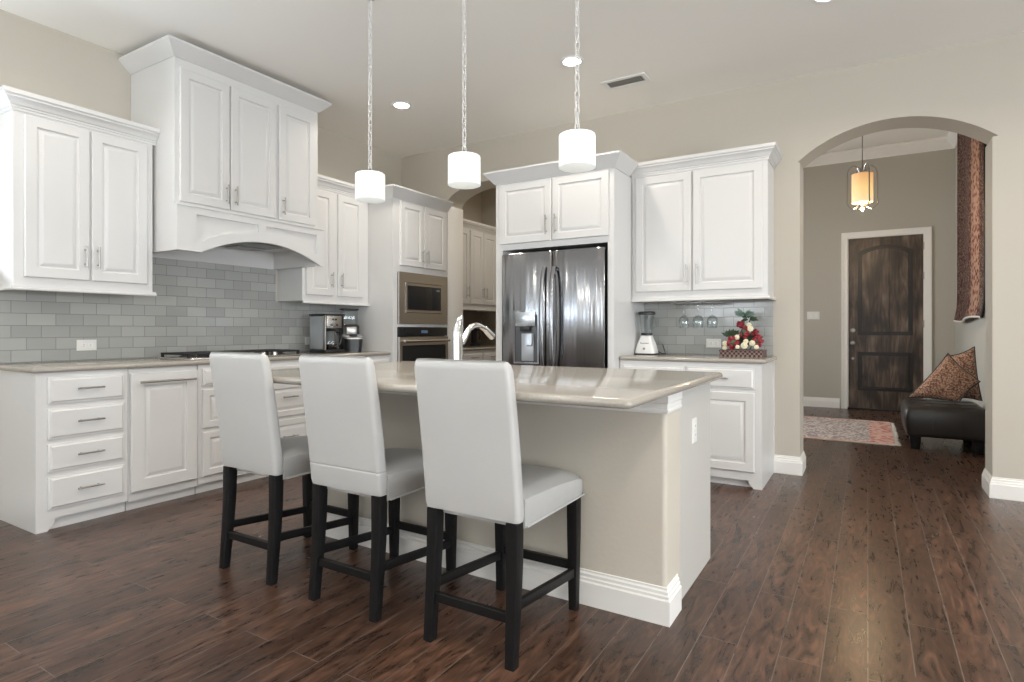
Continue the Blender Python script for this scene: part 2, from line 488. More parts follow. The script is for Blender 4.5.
def rrect(x0, x1, y0, y1, r, n=5):
    pts = []
    for cx, cy, a in ((x1 - r, y1 - r, 0), (x0 + r, y1 - r, 90), (x0 + r, y0 + r, 180), (x1 - r, y0 + r, 270)):
        for i in range(n + 1):
            t = R(a + 90 * i / n); pts.append((cx + r * cos(t), cy + r * sin(t)))
    return pts

def slab(x0, x1, y0, y1, z0, z1, rc, er):
    """stone slab with rounded plan corners and a bullnosed edge"""
    mb = MB(); loops = []
    for i in range(7):
        t = pi * i / 6
        ins = er * (1 - sin(t)); z = (z0 + z1) / 2 - cos(t) * (z1 - z0) / 2
        loops.append([(x, y, z) for x, y in rrect(x0 + ins, x1 - ins, y0 + ins, y1 - ins, max(rc - ins, .002))])
    return mb.loft(loops)

def frame_x(x):   # faces +X, u along +Y
    return lambda u, v, n: (x + n, u, v)
def frame_y(y):   # faces -Y, u along +X
    return lambda u, v, n: (u, y - n, v)
def frame_xn(x):  # faces -X, u along +Y
    return lambda u, v, n: (x - n, u, v)

def rect(u0, u1, v0, v1, i=0.):
    return [(u0 + i, v0 + i), (u1 - i, v0 + i), (u1 - i, v1 - i), (u0 + i, v1 - i)]

def frbox(mb, fr, u0, u1, v0, v1, n0, n1, bev=0.):
    a = fr(u0, v0, n0); b = fr(u1, v1, n1)
    return mb.box(a[0], b[0], a[1], b[1], a[2], b[2], bev)

def panel(fr, u0, u1, v0, v1, stile=.058, name='door', parent=None, mat='cabinet'):
    """raised panel door or drawer front"""
    q = lambda i: rect(u0, u1, v0, v1, i)
    k = stile
    mb = MB().rings(fr, [(q(0), .001), (q(0), .014), (q(.005), .020), (q(k), .020), (q(k + .004), .010), (q(k + .012), .009),
                         (q(k + .034), .0185), (q(k + .036), .0185)])
    return mb.build(name, mat, parent, 25)

def slabfront(fr, u0, u1, v0, v1, name='drawer', parent=None, mat='cabinet'):
    q = lambda i: rect(u0, u1, v0, v1, i)
    mb = MB().rings(fr, [(q(0), .001), (q(0), .010), (q(.006), .0125), (q(.009), .0125), (q(.018), .020), (q(.02), .020)])
    return mb.build(name, mat, parent, 25)

def pull(fr, u, v, length, vertical, parent, base=.020):
    """bar pull on two posts"""
    mb = MB(); h = length / 2; e = h * .66
    if vertical:
        mb.cyl(fr(u, v - h, base + .030), fr(u, v + h, base + .030), .0052, n=10)
        for s in (-e, e): mb.cyl(fr(u, v + s, base - .002), fr(u, v + s, base + .030), .0042, n=8)
    else:
        mb.cyl(fr(u - h, v, base + .030), fr(u + h, v, base + .030), .0052, n=10)
        for s in (-e, e): mb.cyl(fr(u + s, v, base - .002), fr(u + s, v, base + .030), .0042, n=8)
    return mb.build('handle', 'steel', parent)

# ------------------------------------------------------------------ the shell
def struct(name, mb, mat, sharp=32):
    return tag(mb.build(name, mat, None, sharp), kind='structure')

def floor_shell():
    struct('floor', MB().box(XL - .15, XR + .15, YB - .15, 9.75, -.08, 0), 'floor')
    struct('ceiling', MB().box(XL - .15, XR + .15, YB - .15, YF + .1, ZC, ZC + .1), 'ceiling')
    struct('ceiling_pantry', MB().box(XL - .15, -1.9, YF + .1, 6.8, ZC, ZC + .1), 'ceiling')
    struct('ceiling_foyer', MB().box(-2.7, 1.1, YF + WT, 9.75, 3.66, 3.76), 'ceiling')
floor_shell()

# left wall with three windows near the camera's left
def wrect(a, b): return [(a, WZ[0]), (b, WZ[0]), (b, WZ[1]), (a, WZ[1])]
struct('wall_left', MB().plate(frame_x(XL), [(YB - .15, 0), (6.8, 0), (6.8, ZC), (YB - .15, ZC)], [wrect(a, b) for a, b in WIN_LEFT], -.14, 0), 'wall')
struct('wall_rear', MB().plate(lambda u, v, n: (u, YB + n, v), [(XL, 0), (XR, 0), (XR, ZC), (XL, ZC)], [wrect(a, b) for a, b in WIN_BACK], -.14, 0), 'wall')
struct('wall_right', MB().plate(frame_xn(XR), [(YB - .15, 0), (YF, 0), (YF, ZC), (YB - .15, ZC)], [[(a, PZ[0]), (b, PZ[0]), (b, PZ[1]), (a, PZ[1])] for a, b in WIN_RIGHT], -.14, 0), 'wall')

# far wall with the pantry arch and the foyer arch cut through
def arch(x0, x1, zs, za, n=22):
    w = (x1 - x0) / 2; h = za - zs; rad = (w * w + h * h) / (2 * h); cx = (x0 + x1) / 2; cz = za - rad
    a0 = math.asin(w / rad)
    return [(cx + rad * sin(a0 - 2 * a0 * i / n), cz + rad * cos(a0 - 2 * a0 * i / n)) for i in range(n + 1)]   # right to left
AX0, AX1 = -.447, .712
PX0, PX1 = -3.866, -2.80
def ell(x0, x1, zs, za, n=24):
    return [((x0 + x1) / 2 - (x1 - x0) / 2 * cos(pi * i / n), zs + (za - zs) * sin(pi * i / n)) for i in range(n + 1)]
far_poly = [(XL, 0), (PX0, 0)] + ell(PX0, PX1, 2.46, 2.655) + [(PX1, 0)]
far_poly += [(AX0, 0), (AX0, 2.412)] + arch(AX0 - .018, AX1 + .030, 2.416, 2.642)[::-1] + [(AX1, 2.412), (AX1, 0), (XR + .1, 0), (XR + .1, ZTOP), (XL, ZTOP)]
struct('wall_back', MB().plate(frame_y(YF), far_poly, [], -WT, 0), 'wall', 40)
struct('added_jamb_board', MB().box(PX0 + .0005, PX0 + .013, YF + .002, YF + WT - .002, 0, 2.457, .002), 'trim')  # white board added on the pantry's left jamb, its lit look put into colour
# pantry and foyer walls
struct('wall_pantry_back', MB().box(XL, -1.9, 6.62, 6.76, 0, ZC), 'wall')
struct('wall_pantry_right', MB().box(-2.72, -2.60, YF + WT, 6.62, 0, ZC), 'wall')
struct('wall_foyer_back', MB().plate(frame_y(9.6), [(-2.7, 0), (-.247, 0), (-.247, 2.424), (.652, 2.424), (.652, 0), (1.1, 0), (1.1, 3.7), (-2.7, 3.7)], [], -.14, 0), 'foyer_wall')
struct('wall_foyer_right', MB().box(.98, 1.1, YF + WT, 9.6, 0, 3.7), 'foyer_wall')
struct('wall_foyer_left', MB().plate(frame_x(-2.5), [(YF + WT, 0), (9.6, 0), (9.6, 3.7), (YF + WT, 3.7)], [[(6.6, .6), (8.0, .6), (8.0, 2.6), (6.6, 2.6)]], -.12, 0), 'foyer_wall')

def window(name, fr, a, b, z0, z1, lights=2):
    """casing, sashes with muntins and panes set in the wall opening"""
    t = thing(name, 'unseen white framed window in the wall', 'window', fr((a + b) / 2, z0, 0), kind='structure')
    MB().plate(fr, rect(a - .08, b + .08, max(z0 - .08, .001), z1 + .08), [rect(a + .02, b - .02, z0 + .02, z1 - .02)], 0, .02).build('window_frame', 'trim', t)
    mb = MB()
    mb.plate(fr, rect(a + .001, b - .001, z0 + .001, z1 - .001), [rect(a + .05, b - .05, z0 + .05, z1 - .05)], -.06, -.02)
    frbox(mb, fr, a + .04, b - .04, (z0 + z1) / 2 - .02, (z0 + z1) / 2 + .02, -.055, -.025)
    for i in range(1, lights):
        u = a + (b - a) * i / lights
        frbox(mb, fr, u - .012, u + .012, z0 + .04, z1 - .04, -.05, -.03)
    mb.build('sash', 'trim', t)
    frbox(MB(), fr, a + .04, b - .04, z0 + .04, z1 - .04, -.042, -.038).build('pane', 'pane', t)
wi = 1
for a, b in WIN_LEFT: window(f'window_{wi}', frame_x(XL), a, b, *WZ); wi += 1
for a, b in WIN_BACK: window(f'window_{wi}', (lambda u, v, n: (u, YB + n, v)), a, b, *WZ, 3); wi += 1
for a, b in WIN_RIGHT: window(f'window_{wi}', frame_xn(XR), a, b, *PZ, 2); wi += 1  # unseen patio doors, added for low light from the right
window(f'window_{wi}', frame_x(-2.5), 6.6, 8.0, .6, 2.6)  # unseen window added for the foyer's light

# backsplashes
mb = MB().box(XL, XL + .009, 1.35, 2.16, .915, 1.375).box(XL, XL + .009, 2.16, 3.36, .915, 1.66).box(XL, XL + .009, 3.36, 4.165, .915, 1.375)
tag(mb.build('backsplash_left', 'tile_left'), kind='structure')
tag(MB().box(-1.678, -.636, YF - .009, YF, .915, 1.375).build('backsplash_right', 'tile_back'), kind='structure')
tag(MB().box(XL, XL + .009, 5.30, 6.61, .915, 1.40).box(XL + .009, XL + .75, 6.611, 6.62, .915, 1.40).build('backsplash_pantry', simple('pantry_tile', (.20, .165, .125), .3)), kind='structure')

BASE = [(0, 0), (.018, 0), (.018, .092), (.013, .098), (.013, .108), (.009, .113), (.009, .124), (.004, .130), (.004, .138), (0, .14)]
def baseboard(name, path): struct(name, MB().sweep(BASE, path), 'trim', 25)
baseboard('baseboard_arch_left', [(-.626, YF), (AX0, YF), (AX0, YF + WT), (AX0 - .3, YF + WT)])
baseboard('baseboard_arch_right', [(AX1 + .26, YF + WT), (AX1, YF + WT), (AX1, YF), (XR - .01, YF)])
baseboard('baseboard_foyer_back_left', [(-2.49, 9.6), (-.345, 9.6)])
baseboard('baseboard_foyer_back_right', [(.745, 9.6), (.975, 9.6)])
baseboard('baseboard_foyer_right', [(.98, 9.58), (.98, YF + WT + .02)])
baseboard('baseboard_left', [(XL, YB + .02), (XL, 1.30)])
baseboard('baseboard_rear', [(XR - .02, YB), (XL + .02, YB)])
# foyer crown moulding
CROWN = [(0, 0), (.015, 0), (.022, .02), (.05, .045), (.085, .10), (.10, .115), (.10, .15), (0, .15)]
struct('trim_1', MB().sweep([(o, z + 3.505) for o, z in CROWN], [(-2.49, 9.6), (.98, 9.6), (.98, YF + WT + .005)]), 'trim', 25)

# front door
def front_door():
    t = thing('door_1', 'dark stained knotty wood front door with arched upper panel', 'door', (.2, 9.6, 0), kind='structure')
    fr = frame_y(9.6)
    cas = MB()
    prof = [(0, 0), (.075, 0), (.075, .014), (.06, .022), (.012, .018), (0, .012)]
    a, b, top = -.247, .652, 2.424
    cas.plate(fr, [(a - .075, 0), (a, 0), (a, top), (b, top), (b, 0), (b + .075, 0), (b + .075, top + .075), (a - .075, top + .075)], [], .001, .018)
    cas.plate(fr, [(a - .075, 0), (a - .055, 0), (a - .055, top + .055), (b + .055, top + .055), (b + .055, 0), (b + .075, 0), (b + .075, top + .075), (a - .075, top + .075)], [], .018, .026)
    cas.plate(fr, [(a, 0), (a + .012, 0), (a + .012, top - .012), (b - .012, top - .012), (b - .012, 0), (b, 0), (b, top), (a, top)], [], -.12, .004)
    cas.build('door_frame', 'trim', t)
    u0, u1, w0, w1 = a + .014, b - .014, .02, top - .014
    pu0, pu1 = -.122, .522
    up = [(pu0, 1.045), (pu1, 1.045)] + arch(pu0, pu1, 2.21, 2.30, 14)
    lo = rect(pu0, pu1, .27, .81)
    MB().plate(fr, rect(u0, u1, w0, w1), [up, lo], -.06, -.015).build('door_leaf', 'door_wood', t)
    def inset(poly, d):
        cu = sum(p[0] for p in poly) / len(poly); cv = (min(p[1] for p in poly) + max(p[1] for p in poly)) / 2
        hw = (pu1 - pu0) / 2; hh = (max(p[1] for p in poly) - min(p[1] for p in poly)) / 2
        return [((pu0 + pu1) / 2 + (u - (pu0 + pu1) / 2) * (1 - d / hw), cv + (v - cv) * (1 - d / hh)) for u, v in poly]
    frbox(MB(), fr, u0, u1, w0, w1, -.075, -.0605).build('door_back', 'door_dark', t)
    mo = MB()
    for poly in (up, lo):
        for (d0, d1, h0, h1) in ((0, .035, -.06, -.006), (.035, .05, -.06, -.028)):
            mo.plate(fr, inset(poly, d0), [inset(poly, d1)], h0, h1)
    mo.build('panel_moulding', 'door_dark', t)
    for poly in (up, lo):
        pl = MB(); ip = inset(poly, .05); z0 = min(p[1] for p in ip); n = 5
        ztop = max(p[1] for p in ip)
        ulo, uhi = min(p[0] for p in ip), max(p[0] for p in ip)
        topz = lambda u: (2.17 + .085 * (1 - ((u - (pu0 + pu1) / 2) / (uhi - ulo) * 2) ** 2)) if poly is up else ztop
        for i in range(n):
            p0 = ulo + (uhi - ulo) * i / n + .002; p1 = ulo + (uhi - ulo) * (i + 1) / n - .002
            pl.plate(fr, [(p0, z0), (p1, z0), (p1, topz(p1)), ((p0 + p1) / 2, topz((p0 + p1) / 2)), (p0, topz(p0))], [], -.055, -.030)
        pl.build('plank_panel', 'door_wood', t)
    k = MB().lathe((0, 0, 0), [(.001, 0), (.032, 0), (.032, .006), (.014, .012), (.012, .04), (.028, .052), (.030, .066), (.02, .078), (.001, .08)], 20)
    k.xf(Matrix.Translation((-.182, 9.615, .935)) @ Matrix.Rotation(R(90), 4, 'X')).build('door_knob', 'steel', t)
    k = MB().lathe((0, 0, 0), [(.001, 0), (.034, 0), (.034, .012), (.026, .02), (.001, .022)], 20)
    k.xf(Matrix.Translation((-.182, 9.615, 1.115)) @ Matrix.Rotation(R(90), 4, 'X')).build('deadbolt', 'steel', t)
    k = MB().lathe((0, 0, 0), [(.001, 0), (.018, 0), (.018, .008), (.001, .010)], 16)
    k.xf(Matrix.Translation((-.182, 9.615, .715)) @ Matrix.Rotation(R(90), 4, 'X')).build('peg', 'steel', t)
    for z in (.35, 1.2, 1.85, 2.25):
        frbox(MB(), fr, u1 - .004, u1 + .010, z - .05, z + .05, -.014, .006, .002).build('hinge', 'steel', t)
    frbox(MB(), fr, a, b, 0, .02, -.12, .03, .004).build('threshold', 'door_dark', t)
front_door()

# ------------------------------------------------------------------ cabinets
SMALL_CROWN = [(0, 0), (.008, 0), (.008, .014), (.014, .016), (.014, .026), (.022, .030), (.030, .046), (.040, .058), (.050, .064), (.050, .072), (.060, .080), (.060, .104), (0, .104)]
PLAIN_CROWN = [(0, 0), (.008, 0), (.012, .006), (.080, .086), (.080, .100), (0, .100)]
TALL_CROWN = [(0, 0), (.008, 0), (.012, .006), (.080, .074), (.080, .090), (0, .090)]
RAIL = [(0, 0), (.014, 0), (.018, .004), (.018, .012), (.012, .017), (.012, .027), (0, .027)]
def crown(prof, z, path, parent): MB().sweep([(o, zz + z) for o, zz in prof], path).build('crown_molding', 'cabinet', parent, 25)
def lightrail(z, path, parent): MB().sweep([(o - .001, zz + z) for o, zz in RAIL], path).build('light_rail', 'cabinet', parent, 25)
G = .0012

def upper_left(name, label, y0, y1, doors, hand, g=None, x=XL + .33, z0=1.375, z1=2.385, closed_right=True, crown_path=None, zc=2.382):
    t = thing(name, label, 'cabinet', (XL, (y0 + y1) / 2, z0), g)
    MB().box(XL + G, x, y0, y1, z0, z1, .0015, 1).build('cabinet_body', 'cabinet', t)
    fr = frame_x(x)
    for (a, b), hu in zip(doors, hand):
        d = panel(fr, a, b, z0 + .053, z1 - .018, parent=t)
        pull(fr, hu, z0 + .053 + .145, .135, True, d)
    path = crown_path or [(XL + G, y0), (x, y0), (x, y1), (XL + G, y1)]
    crown(SMALL_CROWN, zc, path, t)
    lightrail(z0 - .024, path, t)
    return t

upper_left('upper_cabinet', 'white two-door wall cabinet left of the range hood', 1.381, 2.146, [(1.430, 1.762), (1.773, 2.106)], [1.733, 1.802],
           crown_path=[(XL + G, 1.381), (XL + .33, 1.381), (XL + .33, 2.164)])
upper_left('upper_cabinet', 'white two-door wall cabinet above the coffee makers', 3.386, 4.166, [(3.418, 3.722), (3.772, 4.081)], [3.690, 3.806],
           crown_path=[(XL + .33, 3.386), (XL + .33, 4.166)])
upper_left('upper_cabinet', 'white wall cabinet seen through the pantry opening beside the refrigerator', 5.31, 6.50,
           [(5.32, 5.58), (5.585, 5.852), (5.872, 6.155), (6.165, 6.455)], [5.55, 5.80, 6.125, 6.195], z0=1.385, z1=2.36, zc=2.345,
           crown_path=[(XL + .33, 5.31), (XL + .33, 6.50), (XL + G, 6.50)])

# hood cabinet
def hood():
    y0, y1, xf, y1v = 2.166, 3.357, -3.947, 3.392
    t = thing('range_hood_cabinet', 'tall white hood cabinet with arched valance over the cooktop', 'range hood', (XL, 2.76, 1.66))
    mb = MB().box(XL + G, xf, y0, y1, 1.94, 2.958, .0015, 1)
    mb.box(XL + G, xf, y0, y0 + .03, 1.655, 1.942).box(XL + G, xf, y1 - .03, y1, 1.655, 1.942)
    mb.box(XL + G, XL + .022, y0 + .03, y1 - .03, 1.655, 1.82)
    mb.box(XL + .022, xf, y0 + .03, y1 - .03, 1.80, 1.86)
    mb.build('cabinet_body', 'cabinet', t)
    fr = frame_x(xf)
    ze, cy, half, rise = 1.655, 2.845, .515, .128
    def az(y):
        s = (y - cy) / half
        return ze + rise * max(0., 1 - s * s)
    n = 24
    bottom = [(y0, ze)] + [(cy - half + 2 * half * i / n, az(cy - half + 2 * half * i / n)) for i in range(n + 1)]
    if bottom[-1][0] < y1v: bottom.append((y1v, ze))
    outer = bottom + [(y1v, 1.955), (y0, 1.955)]
    def hole(a, b, top=1.908, gap=.072):
        m = 10
        return [(a + (b - a) * i / m, az(a + (b - a) * i / m) + gap) for i in range(m + 1)] + [(b, top), (a, top)]
    h1, h2 = hole(2.300, 2.775), hole(2.840, 3.318)
    v = MB().plate(fr, outer, [h1, h2], .0, .033)
    frbox(v, fr, y0, y1v, 1.9545, 1.966, 0, .040, .003)
    v.build('arched_valance', 'cabinet', t, 25)
    for h in (h1, h2):
        cu = sum(p[0] for p in h) / len(h); cv = sum(p[1] for p in h) / len(h)
        sh = lambda d: [(cu + (u - cu) * (1 - d / .23), cv + (w - cv) * (1 - d / .07)) for u, w in h]
        MB().rings(fr, [(h, .002), (h, .017), (sh(.002), .017)]).build('valance_panel', 'cabinet', t, 25)
    for a, b, hu in ((2.196, 2.553, 2.523), (2.563, 2.942, 2.593), (2.968, 3.318, 2.998)):
        d = panel(fr, a, b, 1.985, 2.882, parent=t)
        pull(fr, hu, 2.09, .135, True, d)
    crown(TALL_CROWN, 2.944, [(XL + G, y0), (xf, y0), (xf, y1), (XL + G, y1)], t)
    MB().box(-4.40, -4.02, 2.42, 3.10, 1.782, 1.7995, .004).box(-4.36, -4.20, 2.50, 2.75, 1.776, 1.783).box(-4.36, -4.20, 2.80, 3.04, 1.776, 1.783).build('vent_liner', 'grey_metal', t)
hood()

# oven tower
XT = XL + .65
def tower():
    y0, y1 = 4.170, 5.012
    t = thing('oven_cabinet', 'tall white oven tower cabinet in the far left corner', 'cabinet', (XL, 4.59, 0))
    mb = MB().box(XL + G, XT, y0, y0 + .06, 0, 2.385).box(XL + G, XT, y1 - .022, y1, 0, 2.385)
    mb.box(XL + G, XL + .02, y0 + .06, y1 - .022, 0, 2.385)
    for z0, z1 in ((.08, .44), (1.150, 1.178), (1.684, 2.385)):
        mb.box(XL + .02, XT, y0 + .06, y1 - .022, z0, z1)
    mb.build('cabinet_body', 'cabinet', t)
    fr = frame_x(XT)
    for (a, b), hu in zip(((4.262, 4.606), (4.616, 4.972)), (4.575, 4.647)):
        d = panel(fr, a, b, 1.745, 2.368, parent=t); pull(fr, hu, 1.855, .135, True, d)
    d = slabfront(fr, 4.262, 4.972, .12, .42, parent=t); pull(fr, 4.617, .30, .16, False, d)
    crown(PLAIN_CROWN, 2.382, [(XL + .33 + .062, y0), (XT, y0), (XT, y1)], t)
    # microwave
    m = thing('microwave', 'built-in stainless microwave above the wall oven', 'microwave', (XL, 4.61, 1.1785))
    a, b, z0, z1 = 4.234, 4.986, 1.180, 1.682
    MB().box(XL + .12, XT - .004, a + .02, b - .02, z0 - .0015, z1 - .006).build('microwave_body', 'dark_trim', m)
    MB().plate(fr, rect(a, b, z0, z1), [rect(a + .085, b - .09, z0 + .108, z1 - .098)], .001, .022).build('trim_kit', 'stainless', m)
    MB().plate(fr, rect(a + .089, b - .094, z0 + .112, z1 - .102), [rect(a + .11, b - .118, z0 + .137, z1 - .127)], .001, .028).build('door_frame', 'stainless', m)
    frbox(MB(), fr, a + .112, b - .26, z0 + .139, z1 - .129, .004, .024, .002).build('door_glass', 'dark_glass', m)
    frbox(MB(), fr, b - .256, b - .120, z0 + .139, z1 - .129, .004, .026, .002).build('control_panel', 'dark_trim', m)
    frbox(MB(), fr, b - .19, b - .14, z1 - .165, z1 - .150, .026, .0275).build('display', simple('clock_display', (.25, .30, .30), .3), m)
    # wall oven
    o = thing('wall_oven', 'stainless wall oven below the microwave', 'oven', (XL, 4.61, .442))
    z0, z1 = .4435, 1.146
    MB().box(XL + .10, XT - .004, a + .02, b - .02, z0 - .0015, z1 - .004).build('oven_body', 'dark_trim', o)
    frbox(MB(), fr, a, b, z1 - .088, z1, .001, .020, .003).build('control_panel', 'dark_glass', o)
    frbox(MB(), fr, 4.56, 4.66, z1 - .058, z1 - .030, .020, .0212).build('display', simple('oven_display', (.10, .16, .24), .2, emit=.06, ecol=(.3, .5, .8)), o)
    mbd = MB().plate(fr, rect(a, b, z0, z1 - .094), [rect(a + .035, b - .035, z0 + .06, z1 - .178)], .001, .030)
    dr = mbd.build('oven_door', 'stainless', o)
    frbox(MB(), fr, a + .036, b - .036, z0 + .062, z1 - .180, .004, .024).build('oven_window', 'dark_glass', o)
    h = MB().cyl(fr(a + .03, z1 - .135, .072), fr(b - .03, z1 - .135, .072), .0125, n=14)
    for u in (a + .07, b - .07): h.cyl(fr(u, z1 - .135, .028), fr(u, z1 - .135, .072), .009, n=10)
    h.build('handle', 'stainless', o)
tower()

# base cabinets on the left wall
XB = XL + .61
frB = frame_x(XB)
def base_body(t, y0, y1, ends=(0, 0)):
    """carcass above a recessed toe board; bracket feet at exposed ends"""
    mb = MB().box(XL + G, XB, y0, y1, .066, .882)
    ya, yb = y0 + (.075 if ends[0] else 0), y1 - (.075 if ends[1] else 0)
    mb.box(XL + .03, XB - .030, y0 + .002, y1 - .002, 0, .0665)
    for e, yy, d in ((ends[0], y0, 1), (ends[1], y1, -1)):
        if e:
            foot = [(yy, 0), (yy + d * .055, 0), (yy + d * .066, .014), (yy + d * .085, .036), (yy + d * .09, .0662), (yy, .0662)]
            mb.plate(frB, foot, [], -.05, 0)
            mb.box(XL + G, XB - .05, yy, yy + d * .018, 0, .0662)
    mb.build('cabinet_body', 'cabinet', t)

t = thing('base_cabinet', 'white base cabinet with a stack of four drawers at the left end', 'cabinet', (XL, 1.62, 0))
base_body(t, 1.388, 1.855, (1, 0))
for z0, z1 in ((.705, .855), (.508, .680), (.327, .483), (.117, .300)):
    d = slabfront(frB, 1.440, 1.832, z0, z1, parent=t); pull(frB, 1.640, (z0 + z1) / 2 + .006, .135, False, d)

t = thing('dishwasher', 'white panel-front dishwasher with a long bar handle beside the drawer stack', 'dishwasher', (XL, 2.075, 0))
MB().box(XL + .03, XB - .004, 1.860, 2.292, .058, .880).box(XL + .05, XB - .030, 1.860, 2.292, 0, .0585).build('dishwasher_body', 'cabinet', t)
d = panel(frB, 1.868, 2.287, .113, .850, stile=.075, name='door', parent=t)
h = MB().cyl(frB(1.905, .795, .055), frB(2.255, .795, .055), .0075, n=12)
for u in (1.94, 2.22): h.cyl(frB(u, .795, .018), frB(u, .795, .055), .006, n=8)
h.build('handle', 'steel', d)

t = thing('base_cabinet', 'white base cabinet with two drawer stacks under the cooktop', 'cabinet', (XL, 2.78, 0))
base_body(t, 2.297, 3.268)
for a, b in ((2.325, 2.772), (2.790, 3.240)):
    d = slabfront(frB, a, b, .735, .855, parent=t); pull(frB, (a + b) / 2, .80, .135, False, d)
    for z0, z1 in ((.445, .712), (.117, .422)):
        d = panel(frB, a, b, z0, z1, stile=.045, name='drawer', parent=t); pull(frB, (a + b) / 2, (z0 + z1) / 2 + .02, .135, False, d)

t = thing('base_cabinet', 'white base cabinet under the coffee makers next to the oven tower', 'cabinet', (XL, 3.7, 0))
base_body(t, 3.271, 4.167)
for a, b, hu in ((3.30, 3.712, 3.67), (3.726, 4.14, 3.768)):
    d = slabfront(frB, a, b, .735, .855, parent=t); pull(frB, (a + b) / 2, .80, .135, False, d)
    d = panel(frB, a, b, .117, .712, parent=t); pull(frB, hu, .61, .135, True, d)

tag(slab(XL + G, XB + .028, 1.366, 4.168, .883, .914, .022, .013).build('countertop', 'quartz'), 'long taupe stone countertop on the left wall cabinets', 'countertop')

# pantry base cabinet and counter
t = thing('base_cabinet', 'white base cabinet inside the pantry', 'cabinet', (XL, 5.9, 0))
MB().box(XL + G, XB, 5.31, 6.55, .08, .882).box(XL + .03, XB - .05, 5.312, 6.55, 0, .081).build('cabinet_body', 'cabinet', t)
for a, b in ((5.33, 5.73), (5.745, 6.14), (6.155, 6.53)):
    d = slabfront(frB, a, b, .735, .855, parent=t); pull(frB, (a + b) / 2, .80, .135, False, d)
    d = panel(frB, a, b, .117, .712, parent=t); pull(frB, b - .035, .61, .135, True, d)
tag(slab(XL + .0125, XB + .028, 5.305, 6.598, .883, .914, .015, .013).build('countertop', 'quartz'), 'short taupe stone countertop in the pantry', 'countertop')

# refrigerator surround
YT = 4.295
def fridge_surround():
    x0, x1 = -2.772, -1.682
    t = thing('refrigerator_cabinet', 'tall white cabinet surrounding the refrigerator', 'cabinet', ((x0 + x1) / 2, YF, 0))
    mb = MB().box(x0, x0 + .066, YT, YF - G, 0, 2.385).box(x1 - .052, x1, YT, YF - G, 0, 2.385)
    mb.box(x0 + .066, x1 - .052, YT, YF - G, 1.806, 2.385).box(x0 + .066, x1 - .052, YF - .02, YF - G, 0, 1.81)
    mb.build('cabinet_body', 'cabinet', t)
    fr = frame_y(YT)
    for (a, b), hu in zip(((-2.722, -2.225), (-2.214, -1.722)), (-2.262, -2.178)):
        d = panel(fr, a, b, 1.856, 2.368, parent=t); pull(fr, hu, 1.985, .16, True, d)
    crown(PLAIN_CROWN, 2.382, [(x0, YF - G), (x0, YT), (x1, YT), (x1, YF - .33 - .064)], t)
fridge_surround()

